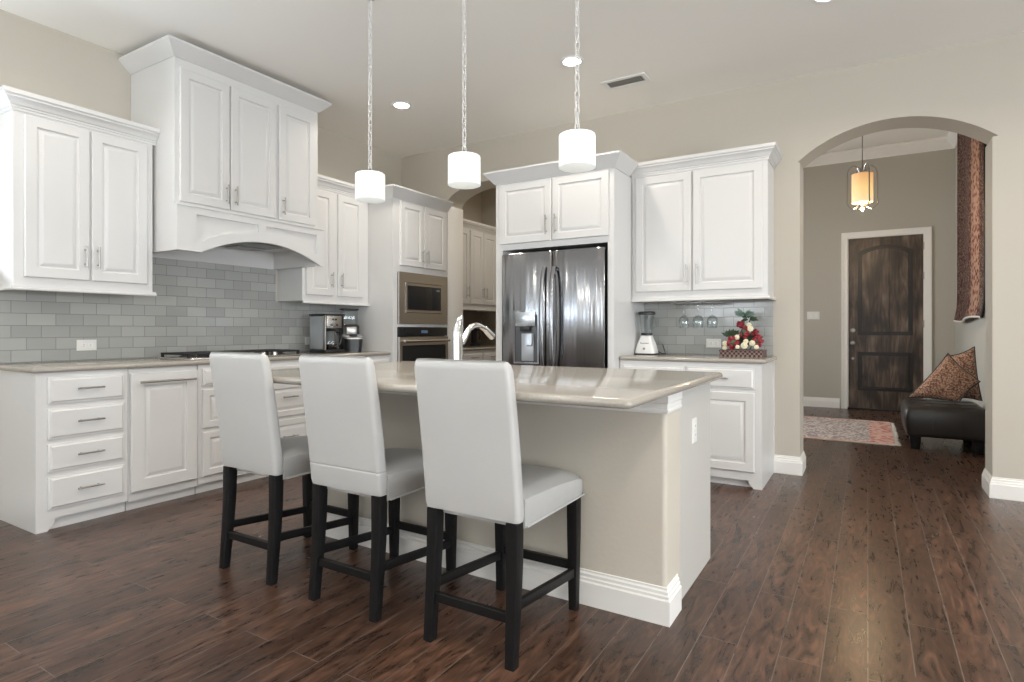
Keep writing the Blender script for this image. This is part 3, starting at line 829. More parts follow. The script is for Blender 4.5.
def fridge():
    x0, x1, yb, yd, top = -2.690, -1.748, 4.33, 4.245, 1.765
    t = thing('refrigerator', 'stainless french door refrigerator with ice and water dispenser', 'refrigerator', ((x0 + x1) / 2, 4.6, 0))
    MB().box(x0 + .006, x1 - .006, yb, YF - .03, .04, top + .008, .004).box(x0 + .02, x1 - .02, yb + .03, YF - .05, 0, .041).build('refrigerator_body', 'dark_trim', t)
    mid = (x0 + x1) / 2 + .010
    def bowed(a, b, z0, z1, hole=None):
        """door skin with a gentle outward bow across its width"""
        n = 14; m = MB(); loops = []
        for z, i in ((z0, .006), (z0 + .008, 0), (z1 - .008, 0), (z1, .006)):
            front = []
            for k in range(n + 1):
                s = k / n; u = a + (b - a) * s
                e = min(s, 1 - s) * (b - a)
                rd = .018
                c = 0 if e >= rd else rd - math.sqrt(max(0, rd * rd - (rd - e) ** 2))
                front.append((u, yd - .014 * (1 - (2 * s - 1) ** 2) + c + i, z))
            loops.append([(a, yb - .004, z)] + front + [(b, yb - .004, z)])
        return m.loft(loops)
    zf = .70
    zdl, zdh, ud0, ud1 = .84, 1.285, -2.548, -2.308
    L = bowed(x0, mid - .003, zf + .006, top)
    left = L.build('door', 'fridge', t, 40)
    right = bowed(mid + .003, x1, zf + .006, top).build('door', 'fridge', t, 40)
    fz = bowed(x0, x1, .06, zf - .004).build('freezer_drawer', 'fridge', t, 40)
    yf = yd - .014
    # dispenser on the left door: framed bay, control head, chute, paddle
    d = MB()
    d.plate(frame_y(yf), rect(ud0, ud1, zdl, zdh), [rect(ud0 + .012, ud1 - .012, zdl + .012, zdh - .04)], -.004, .010)
    disp = d.build('water_dispenser', 'fridge', left)
    MB().box(ud0 + .013, ud1 - .013, yf - .0015, yf + .001, zdl + .013, zdh - .04).build('dispenser_bay', simple('dispenser_recess', (.10, .10, .105), .3, .6), left)
    MB().box(ud0 + .022, ud1 - .030, yf - .024, yf - .002, 1.150, 1.268, .003).build('control_head', simple('dispenser_silver', (.62, .66, .70), .25, .9), left)
    MB().box(ud0 + .07, ud1 - .075, yf - .030, yf - .002, 1.108, 1.150, .006).build('chute', 'dark_trim', left)
    MB().box(ud0 + .075, ud1 - .050, yf - .010, yf - .0025, .862, 1.09, .004).build('paddle', simple('dispenser_panel', (.58, .62, .68), .3, .7), left)
    MB().tube([(ud1 - .055, yf - .022, 1.09), (ud1 - .055, yf - .022, 1.005), (ud1 - .065, yf - .022, .99), (ud1 - .105, yf - .022, .99)], .006, 8).build('water_lever', 'steel', left)
    # curved door handles
    for door, u, sgn in ((left, mid - .045, -1), (right, mid + .045, 1)):
        pts = []; rr = []
        for i in range(13):
            s = i / 12; z = .76 + (1.635 - .76) * s
            bow = .062 * (1 - (2 * s - 1) ** 2) ** .6
            pts.append((u, yf - .010 - bow, z)); rr.append(.015)
        loops = []
        for (x, y, z) in pts:
            loops.append([(x + dx, y + dy, z) for dx, dy in rrect(-.017, .017, -.010, .010, .007, 3)])
        h = MB().loft(loops)
        for z in (.775, 1.62): h.box(u - .014, u + .014, yf - .022, yf + .008, z - .014, z + .014, .003)
        h.build('handle', 'fridge', door)
    h = MB().cyl((x0 + .07, yf - .055, .63), (x1 - .07, yf - .055, .63), .013, n=12)
    for u in (x0 + .12, x1 - .12): h.cyl((u, yf + .006, .63), (u, yf - .055, .63), .010, n=10)
    h.build('handle', 'fridge', fz)
fridge()

# right-hand wall and base cabinets
YU = YF - .33
def right_upper():
    x0, x1 = -1.676, -.632
    t = thing('upper_cabinet', 'large white two-door wall cabinet right of the refrigerator', 'cabinet', ((x0 + x1) / 2, YF, 1.375))
    MB().box(x0, x1, YU, YF - G, 1.375, 2.385, .0015, 1).build('cabinet_body', 'cabinet', t)
    fr = frame_y(YU)
    for (a, b), hu in zip(((-1.642, -1.187), (-1.176, -.668)), (-1.222, -1.140)):
        d = panel(fr, a, b, 1.430, 2.368, parent=t); pull(fr, hu, 1.555, .16, True, d)
    p = [(x0, YU), (x1, YU), (x1, YF - G)]
    crown(SMALL_CROWN, 2.382, p, t); lightrail(1.351, p, t)
right_upper()

def right_base():
    x0, x1, yf = -1.676, -.632, YF - .61
    t = thing('base_cabinet', 'white base cabinet beside the archway under the blender and flowers', 'cabinet', ((x0 + x1) / 2, YF, 0))
    fr = frame_y(yf)
    mb = MB().box(x0, x1, yf, YF - G, .055, .882).box(x0 + .002, x1 - .02, yf + .045, YF - .02, 0, .056)
    foot = [(x1, 0), (x1 - .055, 0), (x1 - .066, .014), (x1 - .085, .030), (x1 - .09, .056), (x1, .056)]
    mb.plate(fr, foot, [], -.05, 0)
    mb.box(x1 - .018, x1, yf + .05, YF - G, 0, .056)
    mb.box(x1, x1 + .006, YF - .035, YF - G, 0, .882)
    mb.build('cabinet_body', 'cabinet', t)
    for a, b, hu in ((-1.648, -1.168, -1.205), (-1.150, -.680, -1.112)):
        d = slabfront(fr, a, b, .700, .848, parent=t); pull(fr, (a + b) / 2, .775, .135, False, d)
        d = panel(fr, a, b, .117, .676, parent=t); pull(fr, hu, .575, .135, True, d)
right_base()
tag(slab(-1.679, -.604, YF - .638, YF - .0105, .883, .914, .022, .013).build('countertop', 'quartz'), 'taupe stone countertop right of the refrigerator', 'countertop')

# ------------------------------------------------------------------ island
def island():
    xl, xr, yf, yb = -2.56, -.656, 2.212, 2.962
    t = thing('kitchen_island', 'large beige and white kitchen island behind the stools', 'kitchen island', ((xl + xr) / 2, 2.59, 0))
    # knee wall with rounded outer corners
    loops = []
    for z in (0, .882):
        pts = [(xl, 2.40)]
        for cx, a0 in ((xl + .02, 180), (xr - .02, 270)):
            for i in range(7):
                th = R(a0 + 90 * i / 6); pts.append((cx + .02 * cos(th), yf + .02 + .02 * sin(th)))
        pts.append((xr, 2.40))
        loops.append([(x, y, z) for x, y in pts])
    MB().loft(loops).build('knee_wall', 'knee', t, 40)
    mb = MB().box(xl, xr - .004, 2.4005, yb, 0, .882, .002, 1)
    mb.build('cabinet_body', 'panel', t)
    b = [(o, z) for o, z in BASE]
    MB().sweep(b, [(xl, 2.36), (xl, yf), (xr, yf), (xr, 2.36)]).build('baseboard', 'trim', t, 25)
    prof = [(0, .800), (.005, .800), (.009, .808), (.009, .815), (.006, .818), (.006, .838), (.010, .842), (.010, .882), (0, .882)]
    MB().sweep(prof, [(xl, 2.40), (xl, yf), (xr, yf), (xr, 2.40)]).build('top_trim', 'trim', t, 25)
island()
tag(slab(-2.66, -.600, 1.664, 2.985, .883, .914, .030, .0145).build('countertop', 'quartz'), 'wide taupe stone countertop of the island', 'countertop')

def outlet(name, label, cat, fr, u, v, w=.118, h=.073, kind='outlet', g=None):
    t = thing(name, label, cat, fr(u, v, 0), g)
    q = lambda i: rect(u - w / 2, u + w / 2, v - h / 2, v + h / 2, i)
    MB().rings(fr, [(q(0), .0006), (q(0), .003), (q(.004), .006), (q(.006), .006)]).build('cover_plate', 'switch', t)
    horiz = w > h
    for s in (-1, 1):
        du, dv = (s * .0195, 0) if horiz else (0, s * .0195)
        if kind == 'outlet':
            o = frbox(MB(), fr, u + du - .0165, u + du + .0165, v + dv - .0145, v + dv + .0145, .0058, .0072, .001).build('socket', 'white_plastic', t)
            m = MB()
            for e in (-.006, .006):
                if horiz: frbox(m, fr, u + du - .004, u + du + .006, v + e - .001, v + e + .001, .0071, .0076)
                else: frbox(m, fr, u + e - .001, u + e + .001, v + dv - .004, v + dv + .006, .0071, .0076)
            m.build('slots', 'dark_trim', o)
        else:
            frbox(MB(), fr, u + s * w * .22 - .010, u + s * w * .22 + .010, v - .030, v + .030, .0058, .0085, .001).build('rocker', 'white_plastic', t)
frT = frame_x(XL + .009)
outlet('wall_outlet', 'white wall outlet on the tile left of the cooktop', 'outlet', frT, 1.885, 1.018)
outlet('wall_outlet', 'white wall outlet on the tile behind the coffee maker', 'outlet', frT, 3.735, 1.018)
outlet('wall_outlet', 'white wall outlet on the tile under the hanging wine glasses', 'outlet', frame_y(YF - .009), -1.09, 1.010)
outlet('wall_outlet', 'white outlet on the end panel of the island', 'outlet', frame_x(-.660), 2.64, .675, .070, .108)
outlet('light_switch', 'white double light switch on the foyer wall left of the front door', 'light switch', frame_y(9.6), -.68, 1.33, .165, .115, 'switch')

# ------------------------------------------------------------------ cooktop
def cooktop():
    z = .9145; x0, x1, y0, y1 = -4.375, -3.925, 2.265, 3.235
    t = thing('cooktop', 'black gas cooktop with iron grates on the left counter', 'cooktop', ((x0 + x1) / 2, (y0 + y1) / 2, z))
    MB().box(x0, x1, y0, y1, z, z + .012, .004).build('cooktop_tray', 'stainless', t)
    n = 3
    for i in range(n):
        a = y0 + .02 + (y1 - y0 - .04) * i / n + .003; b = y0 + .02 + (y1 - y0 - .04) * (i + 1) / n - .003
        g = MB(); zt = z + .043; h = .0065
        for y in (a + h, b - h): g.box(x0 + .03, x1 - .07, y - h, y + h, zt - .013, zt, .002)
        for x in (x0 + .03 + h, x1 - .07 - h): g.box(x - h, x + h, a, b, zt - .013, zt, .002)
        cx, cyy = (x0 + x1 - .04) / 2, (a + b) / 2
        g.box(x0 + .03, x1 - .07, cyy - h, cyy + h, zt - .013, zt, .002)
        for x in (cx - .1, cx, cx + .1): g.box(x - h, x + h, a, b, zt - .013, zt, .002)
        for x in (x0 + .04, x1 - .08):
            for y in (a + .008, b - .008): g.box(x - .008, x + .008, y - .008, y + .008, z + .0115, zt - .01)
        g.build('grate', 'black_iron', t)
        burners = ((cx - .1, cyy), (cx + .1, cyy)) if i != 1 else ((cx, cyy),)
        for bx, by in burners:
            MB().lathe((bx, by, z + .0115), [(.055, 0), (.055, .005), (.04, .008), (.04, .014), (.03, .018), (.001, .018)], 20).build('burner', 'black_iron', t)
    for i in range(5):
        y = 2.55 + .1 * i
        MB().lathe((x1 - .035, y, z + .0115), [(.020, 0), (.018, .022), (.012, .026), (.001, .026)], 16).build('knob', 'stainless', t)
cooktop()

# ------------------------------------------------------------------ coffee makers
def coffee_maker():
    # drip machine facing +X with its body turned slightly toward the room
    x, y, z = -4.22, 3.69, .9145
    t = thing('coffee_maker', 'silver and black drip coffee maker with glass carafe on the left counter', 'coffee maker', (x, y, z))
    mat = Matrix.Translation((x, y, z)) @ Matrix.Rotation(R(-8), 4, 'Z')
    def b(*a, **k): return MB().box(*a, **k).xf(mat)
    b(-.13, .13, -.095, .105, 0, .028, bev=.008).build('base', 'dark_trim', t)
    b(-.13, -.03, -.09, .10, .028, .335, bev=.012).build('water_tank', simple('smoky_tank', (.42, .44, .46), .22, .4), t)
    b(.085, .125, -.098, -.084, .028, .335, bev=.004).build('side_panel', 'steel', t)
    b(-.125, .084, -.096, -.0845, .032, .330, bev=.003).build('side_window', 'smoky', t)
    b(-.03, .125, -.084, .10, .215, .335, bev=.010).build('brew_head', 'dark_trim', t)
    b(.125, .130, -.083, .070, .222, .332, bev=.001).build('control_panel', 'stainless', t)
    b(-.134, .132, -.10, .108, .335, .350, bev=.006).build('lid', 'dark_trim', t)
    for (yy, zz) in ((-.02, .30), (.01, .30), (-.035, .25), (.02, .25)):
        MB().cyl((.130, yy, zz), (.136, yy, zz), .008, n=12).xf(mat).build('button', 'dark_trim', t)
    c = MB().lathe((.055, .005, .030), [(.052, 0), (.068, .02), (.072, .06), (.066, .11), (.048, .15), (.046, .165)], 22).xf(mat).build('carafe', 'glass', t)
    MB().lathe((.055, .005, .195), [(.048, 0), (.050, .010), (.03, .018), (.001, .018)], 20).xf(mat).build('carafe_lid', 'dark_trim', t)
    MB().tube([(.055, .055, .185), (.06, .095, .18), (.065, .11, .14), (.06, .10, .08), (.055, .075, .06)], .009, 8).xf(mat).build('carafe_handle', 'dark_trim', t)
    MB().lathe((.055, .005, .0305), [(.050, .001), (.064, .018), (.067, .045), (.001, .045)], 20).xf(mat).build('coffee', simple('brewed_coffee', (.015, .008, .004), .2), t)
coffee_maker()

def pod_brewer():
    x, y, z = -4.21, 3.985, .9145
    t = thing('pod_coffee_machine', 'black single-serve coffee machine with clear tank near the oven tower', 'coffee machine', (x, y, z))
    mat = Matrix.Translation((x, y, z)) @ Matrix.Rotation(R(-30), 4, 'Z')
    def b(*a, **k): return MB().box(*a, **k).xf(mat)
    b(-.17, -.03, -.085, .085, 0, .255, bev=.02).build('body', 'dark_trim', t)
    loops = []
    for zz, r in ((0, .075), (.03, .078), (.10, .085), (.135, .088)):
        loops.append([(.035 + dx, dy, zz) for dx, dy in rrect(-.10, .085, -r, r, .05, 5)])
    MB().loft(loops).xf(mat).build('drip_base', 'dark_trim', t)
    ring = []
    for zz, i in ((.1352, 0), (.150, .004)):
        ring.append([(.035 + dx, dy, zz + dx * -.18) for dx, dy in rrect(-.10 + i, .088 - i, -.088 + i, .088 - i, .05, 5)])
    MB().loft(ring).xf(mat).build('brew_head', simple('silver_plastic', (.72, .72, .71), .3, .4), t)
    MB().lathe((.065, 0, .148), [(.001, .0), (.036, .0), (.036, .012), (.03, .014), (.001, .014)], 20).xf(mat).build('drip_grate', 'dark_trim', t)
    b(-.165, -.055, -.075, .075, .256, .395, bev=.015).build('water_tank', 'glass', t)
    b(-.17, -.05, -.08, .08, .396, .412, bev=.006).build('tank_lid', 'dark_trim', t)
    b(-.04, -.005, -.05, .05, .165, .235, bev=.006).build('spout_block', 'steel', t)
pod_brewer()

# small appliance in the pantry
t = thing('coffee_grinder', 'small black appliance on the pantry counter', 'appliance', (-4.33, 6.22, .9145))
MB().lathe((-4.33, 6.22, .9145), [(.075, 0), (.075, .02), (.05, .03), (.05, .035)], 20).build('base', 'dark_trim', t)
MB().box(-4.375, -4.33, 6.18, 6.26, .948, 1.13, .012).build('body', 'dark_trim', t)
MB().box(-4.376, -4.27, 6.185, 6.255, 1.10, 1.165, .015).build('head', 'dark_trim', t)
MB().tube([(-4.29, 6.23, 1.10), (-4.28, 6.25, 1.05), (-4.30, 6.26, 1.0)], .007, 8).build('lever', 'dark_trim', t)

# ------------------------------------------------------------------ faucet
def faucet():
    x, y, z = -1.890, 2.55, .9145
    t = thing('kitchen_faucet', 'chrome pull-out kitchen faucet standing on the island', 'faucet', (x, y, z))
    MB().lathe((x, y, z), [(.034, 0), (.034, .006), (.029, .014), (.0265, .02), (.0265, .195), (.025, .203), (.001, .203)], 24).build('body', 'chrome', t)
    P = [(2.560, 1.045), (2.590, 1.052), (2.612, 1.078), (2.640, 1.116), (2.675, 1.138), (2.710, 1.146), (2.745, 1.145), (2.780, 1.136), (2.815, 1.122)]
    MB().tube([(x, a, b) for a, b in P], [.017, .0165, .016, .016, .0155, .0155, .0155, .016, .017], 14).build('spout', 'chrome', t)
    MB().tube([(x, 2.808, 1.126), (x, 2.818, 1.121), (x, 2.850, 1.103), (x, 2.886, 1.082), (x, 2.890, 1.079)], [.0175, .019, .021, .0225, .017], 16).build('spray_head', 'chrome', t)
    loops = []
    for k in range(11):
        q = k / 10
        w = .024 * (1 - q) ** .55 + .005; zz = z + .206 + .078 * q; yy = y + .030 * q ** 1.6
        loops.append([(x + dx, yy + dy, zz + dy * .25) for dx, dy in rrect(-w * .8, w * .8, -w, w, w * .55, 4)])
    MB().loft(loops).build('lever', 'chrome', t)
faucet()

# ------------------------------------------------------------------ right counter: blender, wine glasses, flowers
def blender_thing():
    x, y, z = -1.590, YF - .215, .9145
    t = thing('countertop_blender', 'white countertop blender with glass jar beside the refrigerator', 'blender', (x, y, z))
    loops = []
    for zz, w in ((0, .082), (.012, .084), (.03, .083), (.09, .068), (.142, .048), (.158, .044)):
        loops.append([(x + dx, y + dy, z + zz) for dx, dy in rrect(-w, w, -w * .85, w * .85, w * .35, 5)])
    MB().loft(loops).build('motor_base', 'white_plastic', t)
    loops = [[(x + dx, y + dy, z + zz) for dx, dy in rrect(-w, w, -w * .86, w * .86, w * .35, 5)] for zz, w in ((0, .088), (.010, .088))]
    MB().loft(loops).build('foot_band', 'dark_trim', t)
    MB().lathe((x, y, z + .159), [(.046, 0), (.048, .014), (.046, .022)], 22).build('jar_collar', 'dark_trim', t)
    MB().lathe((x, y, z + .182), [(.044, 0), (.050, .05), (.060, .142), (.062, .151), (.058, .151), (.047, .05), (.041, .004)], 24).build('jar', 'glass', t)
    MB().tube([(x + .058, y - .01, z + .312), (x + .085, y - .02, z + .300), (x + .088, y - .02, z + .243), (x + .055, y - .01, z + .218)], .008, 8).build('jar_handle', 'glass', t)
    MB().lathe((x, y, z + .333), [(.068, 0), (.072, .006), (.072, .018), (.064, .026), (.001, .026)], 24).build('lid', 'dark_trim', t)
    # illegible dark maker's script on the front of the base, built as a thin wavy stroke
    pts = [(x - .036 + .072 * i / 40, y - .85 * .0650 - .0015, z + .092 + .006 * sin(i * 1.15) + (.004 if i < 6 else 0)) for i in range(41)]
    MB().tube(pts, .0017, 5).build('script_marking', 'label_ink', t)
    MB().lathe((0, 0, 0), [(.010, 0), (.010, .006), (.001, .007)], 12).xf(Matrix.Translation((x, y - .0665, z + .05)) @ Matrix.Rotation(R(90), 4, 'X')).build('knob', 'steel', t)
    MB().tube([(x + .07, y + .06, z + .03), (x + .11, y + .07, z + .006), (x + .13, y + .10, z + .006), (x + .10, y + .17, z + .03), (x + .08, y + .185, z + .08)], .0035, 6).build('cord', 'dark_trim', t)
blender_thing()

GX = [-1.286, -1.172, -1.062]; GY = YF - .185
def glass_rack():
    t = thing('wine_glass_rack', 'wire stemware rack under the wall cabinet right of the refrigerator', 'rack', (-1.17, GY, 1.35))
    m = MB()
    for x in [-1.343, -1.229, -1.117, -1.005]:
        m.tube([(x, GY - .10, 1.3495), (x, GY - .105, 1.335), (x, GY - .085, 1.332), (x, GY + .12, 1.332)], .0035, 6)
        m.tube([(x - .018, GY - .08, 1.334), (x - .018, GY + .11, 1.334)], .003, 6).tube([(x + .018, GY - .08, 1.334), (x + .018, GY + .11, 1.334)], .003, 6)
        m.box(x - .02, x + .02, GY - .11, GY - .09, 1.346, 1.3505)
    m.tube([(-1.37, GY - .085, 1.3375), (-.98, GY - .085, 1.3375)], .003, 6).tube([(-1.37, GY + .10, 1.3375), (-.98, GY + .10, 1.3375)], .003, 6)
    m.build('wire_rails', 'steel', t)
glass_rack()
first = None
for i, gx in enumerate(GX):
    lab = ['hanging wine glass nearest the blender under the wall cabinet', 'middle one of three hanging wine glasses under the wall cabinet', 'hanging wine glass nearest the flowers under the wall cabinet'][i]
    if first is None:
        t = thing('wine_glass', lab, 'wine glass', (gx, GY, 1.34), 'hanging wine glasses')
        MB().lathe((gx, GY, 1.345), [(.034, 0), (.036, -.002), (.030, -.0045), (.008, -.009), (.0045, -.02)], 22).build('foot', 'glass', t)
        MB().lathe((gx, GY, 1.325), [(.0045, 0), (.004, -.075), (.006, -.085)], 12).build('stem', 'glass', t)
        MB().lathe((gx, GY, 1.240), [(.006, 0), (.022, -.008), (.038, -.030), (.042, -.055), (.038, -.085), (.034, -.105), (.0328, -.105), (.0365, -.085), (.0405, -.055), (.0365, -.031), (.021, -.010)], 26).build('bowl', 'glass', t)
        first = t
    else:
        t = copy_tree(first); t.location = (gx, GY, 1.34); t['label'] = lab

def flowers():
    x, y, z = -.822, YF - .19, .9145
    t = thing('floral_arrangement', 'red and cream flower arrangement in a wicker tray on the right counter', 'flower arrangement', (x, y, z))
    tr = MB().plate(lambda u, v, n: (u, v, n), [(x - .165, y - .09), (x + .150, y - .09), (x + .150, y + .09), (x - .165, y + .09)],
                    [[(x - .150, y - .075), (x + .135, y - .075), (x + .135, y + .075), (x - .150, y + .075)]], z, z + .046)
    tr.box(x - .151, x + .136, y - .076, y + .076, z, z + .012)
    tr.build('tray', 'wicker', t)
    rim = MB().tube([(x - .165, y - .09, z + .046), (x + .15, y - .09, z + .046), (x + .15, y + .09, z + .046), (x - .165, y + .09, z + .046)], .007, 6, closed=True)
    rim.build('tray_rim', 'wicker', t)
    rnd = random.Random(3)
    def cluster(name, cx, cy, cz, r, n, br, mat, sz=1.):
        m = MB()
        for i in range(n):
            th = rnd.uniform(0, 2 * pi); ph = math.acos(rnd.uniform(-1, 1)); q = r * rnd.uniform(.75, 1.)
            m.sphere((cx + q * sin(ph) * cos(th), cy + q * sin(ph) * sin(th) * .8, cz + q * cos(ph) * sz), br * rnd.uniform(.8, 1.2), u=8, v=6)
        c = m.build(name, mat, t)
        MB().sphere((cx, cy, cz), r * .8, sz=sz, u=10, v=8).build('cluster_core', 'leaf', c)
    cluster('berry_cluster', x - .075, y - .045, z + .105, .045, 34, .014, 'berry', 1.)
    cluster('berry_cluster', x + .010, y - .03, z + .19, .036, 30, .013, 'berry', 1.35)
    cluster('berry_cluster', x - .025, y - .01, z + .245, .026, 20, .012, 'berry')
    cluster('berry_cluster', x + .105, y - .03, z + .125, .036, 28, .012, 'berry', 1.4)
    cluster('berry_cluster', x + .085, y - .02, z + .185, .026, 18, .011, 'berry')
    def petals(cx, cy, cz, r):
        m = MB(); r *= .8
        for k in range(7):
            a = 2 * pi * k / 7
            m.sphere((cx + r * .6 * cos(a), cy - .006, cz + r * .6 * sin(a)), r * .52, sy=.55, u=8, v=6)
        m.sphere((cx, cy - .01, cz), r * .4, u=8, v=6)
        m.build('cream_flower', 'cream', t)
    for dx, dy, dz, r in ((.012, -.06, .085, .030), (-.13, -.05, .10, .024), (-.135, -.045, .065, .02), (.055, -.05, .215, .026), (.045, -.05, .245, .022), (.070, -.06, .105, .026), (-.042, -.05, .15, .022), (.025, -.06, .118, .022), (.1, -.06, .075, .02), (-.035, -.07, .075, .018)):
        petals(x + dx, y + dy, z + dz, r)
    def leaves(name, cx, cy, cz, n, L, mat, up=.4):
        m = MB()
        for i in range(n):
            a = rnd.uniform(0, 2 * pi); e = rnd.uniform(up - .4, up + .5)
            d = Vector((cos(a) * cos(e), sin(a) * cos(e) * .6, sin(e))); l = L * rnd.uniform(.6, 1.1)
            side = d.cross(Vector((0, -1, .2))).normalized() * l * .2; nrm = side.cross(d).normalized() * l * .06
            o = Vector((cx, cy, cz)) + d * .01
            p = [o, o + d * l * .45 + side + nrm, o + d * l, o + d * l * .45 - side + nrm, o + d * l * .45 - nrm * .6]
            m.add(p, [(0, 1, 4), (1, 2, 4), (2, 3, 4), (3, 0, 4), (0, 3, 1), (1, 3, 2)])
        m.build(name, mat, t)
    leaves('leaf_spray', x + .005, y - .02, z + .32, 26, .075, 'sage', .3)
    leaves('leaf_spray', x + .035, y, z + .29, 18, .07, 'leaf', .2)
    leaves('leaf_spray', x - .10, y, z + .15, 22, .075, 'leaf', .7)
    leaves('leaf_spray', x + .06, y + .01, z + .13, 24, .08, 'leaf', .2)
    leaves('leaf_spray', x, y + .02, z + .10, 26, .09, 'leaf', .3)
    m = MB()
    for dx, dz in ((0, .32), (.04, .28), (-.08, .14), (.09, .17)):
        m.tube([(x + dx * .3, y, z + .015), (x + dx * .7, y, z + dz * .6), (x + dx, y, z + dz)], .004, 6)
    m.build('stem', 'leaf', t)
flowers()

# ------------------------------------------------------------------ bar stools
def rr_loop(cx, cy, z, hx, hy, r, n=4):
    return [(x, y, z) for x, y in rrect(cx - hx, cx + hx, cy - hy, cy + hy, r, n)]

def make_stool(cx, label, seam=False):
    """counter stool: back to the camera (-Y), seat toward the island"""
    t = thing('bar_stool', label, 'bar stool', (cx, 1.92, 0), 'bar stools at the island')
    w = .199
    # upholstered back, leaning toward the camera at the top
    loops = []
    prof = [(.474, .050, -.012), (.478, .052, -.003), (.50, .053, 0), (.560, .0535, 0), (.566, .0535, 0), (.5685, .0535, -.002 if seam else 0), (.571, .0535, 0), (.577, .0535, 0), (.70, .053, 0), (.85, .050, 0), (.985, .046, 0), (1.005, .044, -.003), (1.016, .038, -.010), (1.020, .028, -.022)]
    for z, th, ins in prof:
        s = (z - .474) / .546
        rear = 1.660 - .050 * s - .022 * s * s           # rear face leans back, slightly curved
        hy = th / 2 + ins * .5
        loops.append([(x, y, z) for x, y in rrect(cx - w - ins, cx + w + ins, rear - ins, rear + th + ins, min(.016, (th + 2 * ins) * .42), 4)])
    back = MB().loft(loops).build('backrest', 'leather_white', t, 50)
    # seat cushion
    loops = []
    y0, y1 = 1.705, 2.195
    for i, (y, dz, ins) in enumerate(((y0, 0, 0), (y0 + .06, .004, 0), (1.95, .006, 0), (2.10, 0, 0), (2.168, -.010, .003), (2.185, -.020, .008), (2.195, -.035, .016))):
        zt = .578 + dz - (y - y0) * .045; zb = .452
        if i >= 4: zb += ins * .8
        pts = []
        for k in range(13):                                  # crowned top from left to right
            s = k / 12; x = cx - (w - ins) + 2 * (w - ins) * s
            e = 1 - abs(2 * s - 1) ** 6
            pts.append((x, y, zt - .030 + .030 * e))
        pts += [(cx + w - ins, y, zb + .004), (cx + w - ins - .004, y, zb), (cx - w + ins + .004, y, zb), (cx - w + ins, y, zb + .004)]
        loops.append(pts)
    seat = MB().loft(loops).build('seat', 'leather_white', t, 50)
    MB().tube([(cx - w - .001, y0 + .012, .455), (cx - w - .001, 2.182, .455), (cx - w + .012, 2.195, .457), (cx + w - .012, 2.195, .457), (cx + w + .001, 2.182, .455), (cx + w + .001, y0 + .012, .455)], .0042, 6).build('piping', 'leather_white', seat)
    # legs
    lx = w - .026
    for sx in (-1, 1):
        loops = []
        for z, y, h in ((0, 1.660, .0175), (.10, 1.668, .0185), (.22, 1.678, .020), (.34, 1.6845, .0215), (.474, 1.687, .0225)):
            loops.append(rr_loop(cx + sx * (lx - (.006 if z < .05 else .004) * (z / .474)), y, z, h, h * 1.05, .003, 2))
        MB().loft(loops).build('leg', 'black_wood', t, 40)
        loops = []
        for z, h in ((0, .0165), (.12, .0185), (.30, .0215), (.452, .0225)):
            loops.append(rr_loop(cx + sx * lx, 2.142, z, h, h, .003, 2))
        MB().loft(loops).build('leg', 'black_wood', t, 40)
        # side stretcher
        xa = cx + sx * (lx + .001)
        MB().loft([[(xa + dx, 1.690, .195 + dz) for dx, dz in rrect(-.010, .010, -.017, .017, .002, 2)],
                   [(xa + dx, 2.135, .150 + dz) for dx, dz in rrect(-.010, .010, -.017, .017, .002, 2)]]).build('stretcher', 'black_wood', t, 40)
    MB().box(cx - lx, cx + lx, 1.664, 1.684, .138, .172, .002, 1).build('stretcher', 'black_wood', t)
    MB().box(cx - lx, cx + lx, 2.132, 2.152, .158, .192, .002, 1).build('stretcher', 'black_wood', t)
    return t
make_stool(-1.183, 'white leather counter stool nearest the camera, right end of the row of three')
make_stool(-1.800, 'white leather counter stool in the middle of the row of three', True)
make_stool(-2.424, 'white leather counter stool at the left end of the row of three')

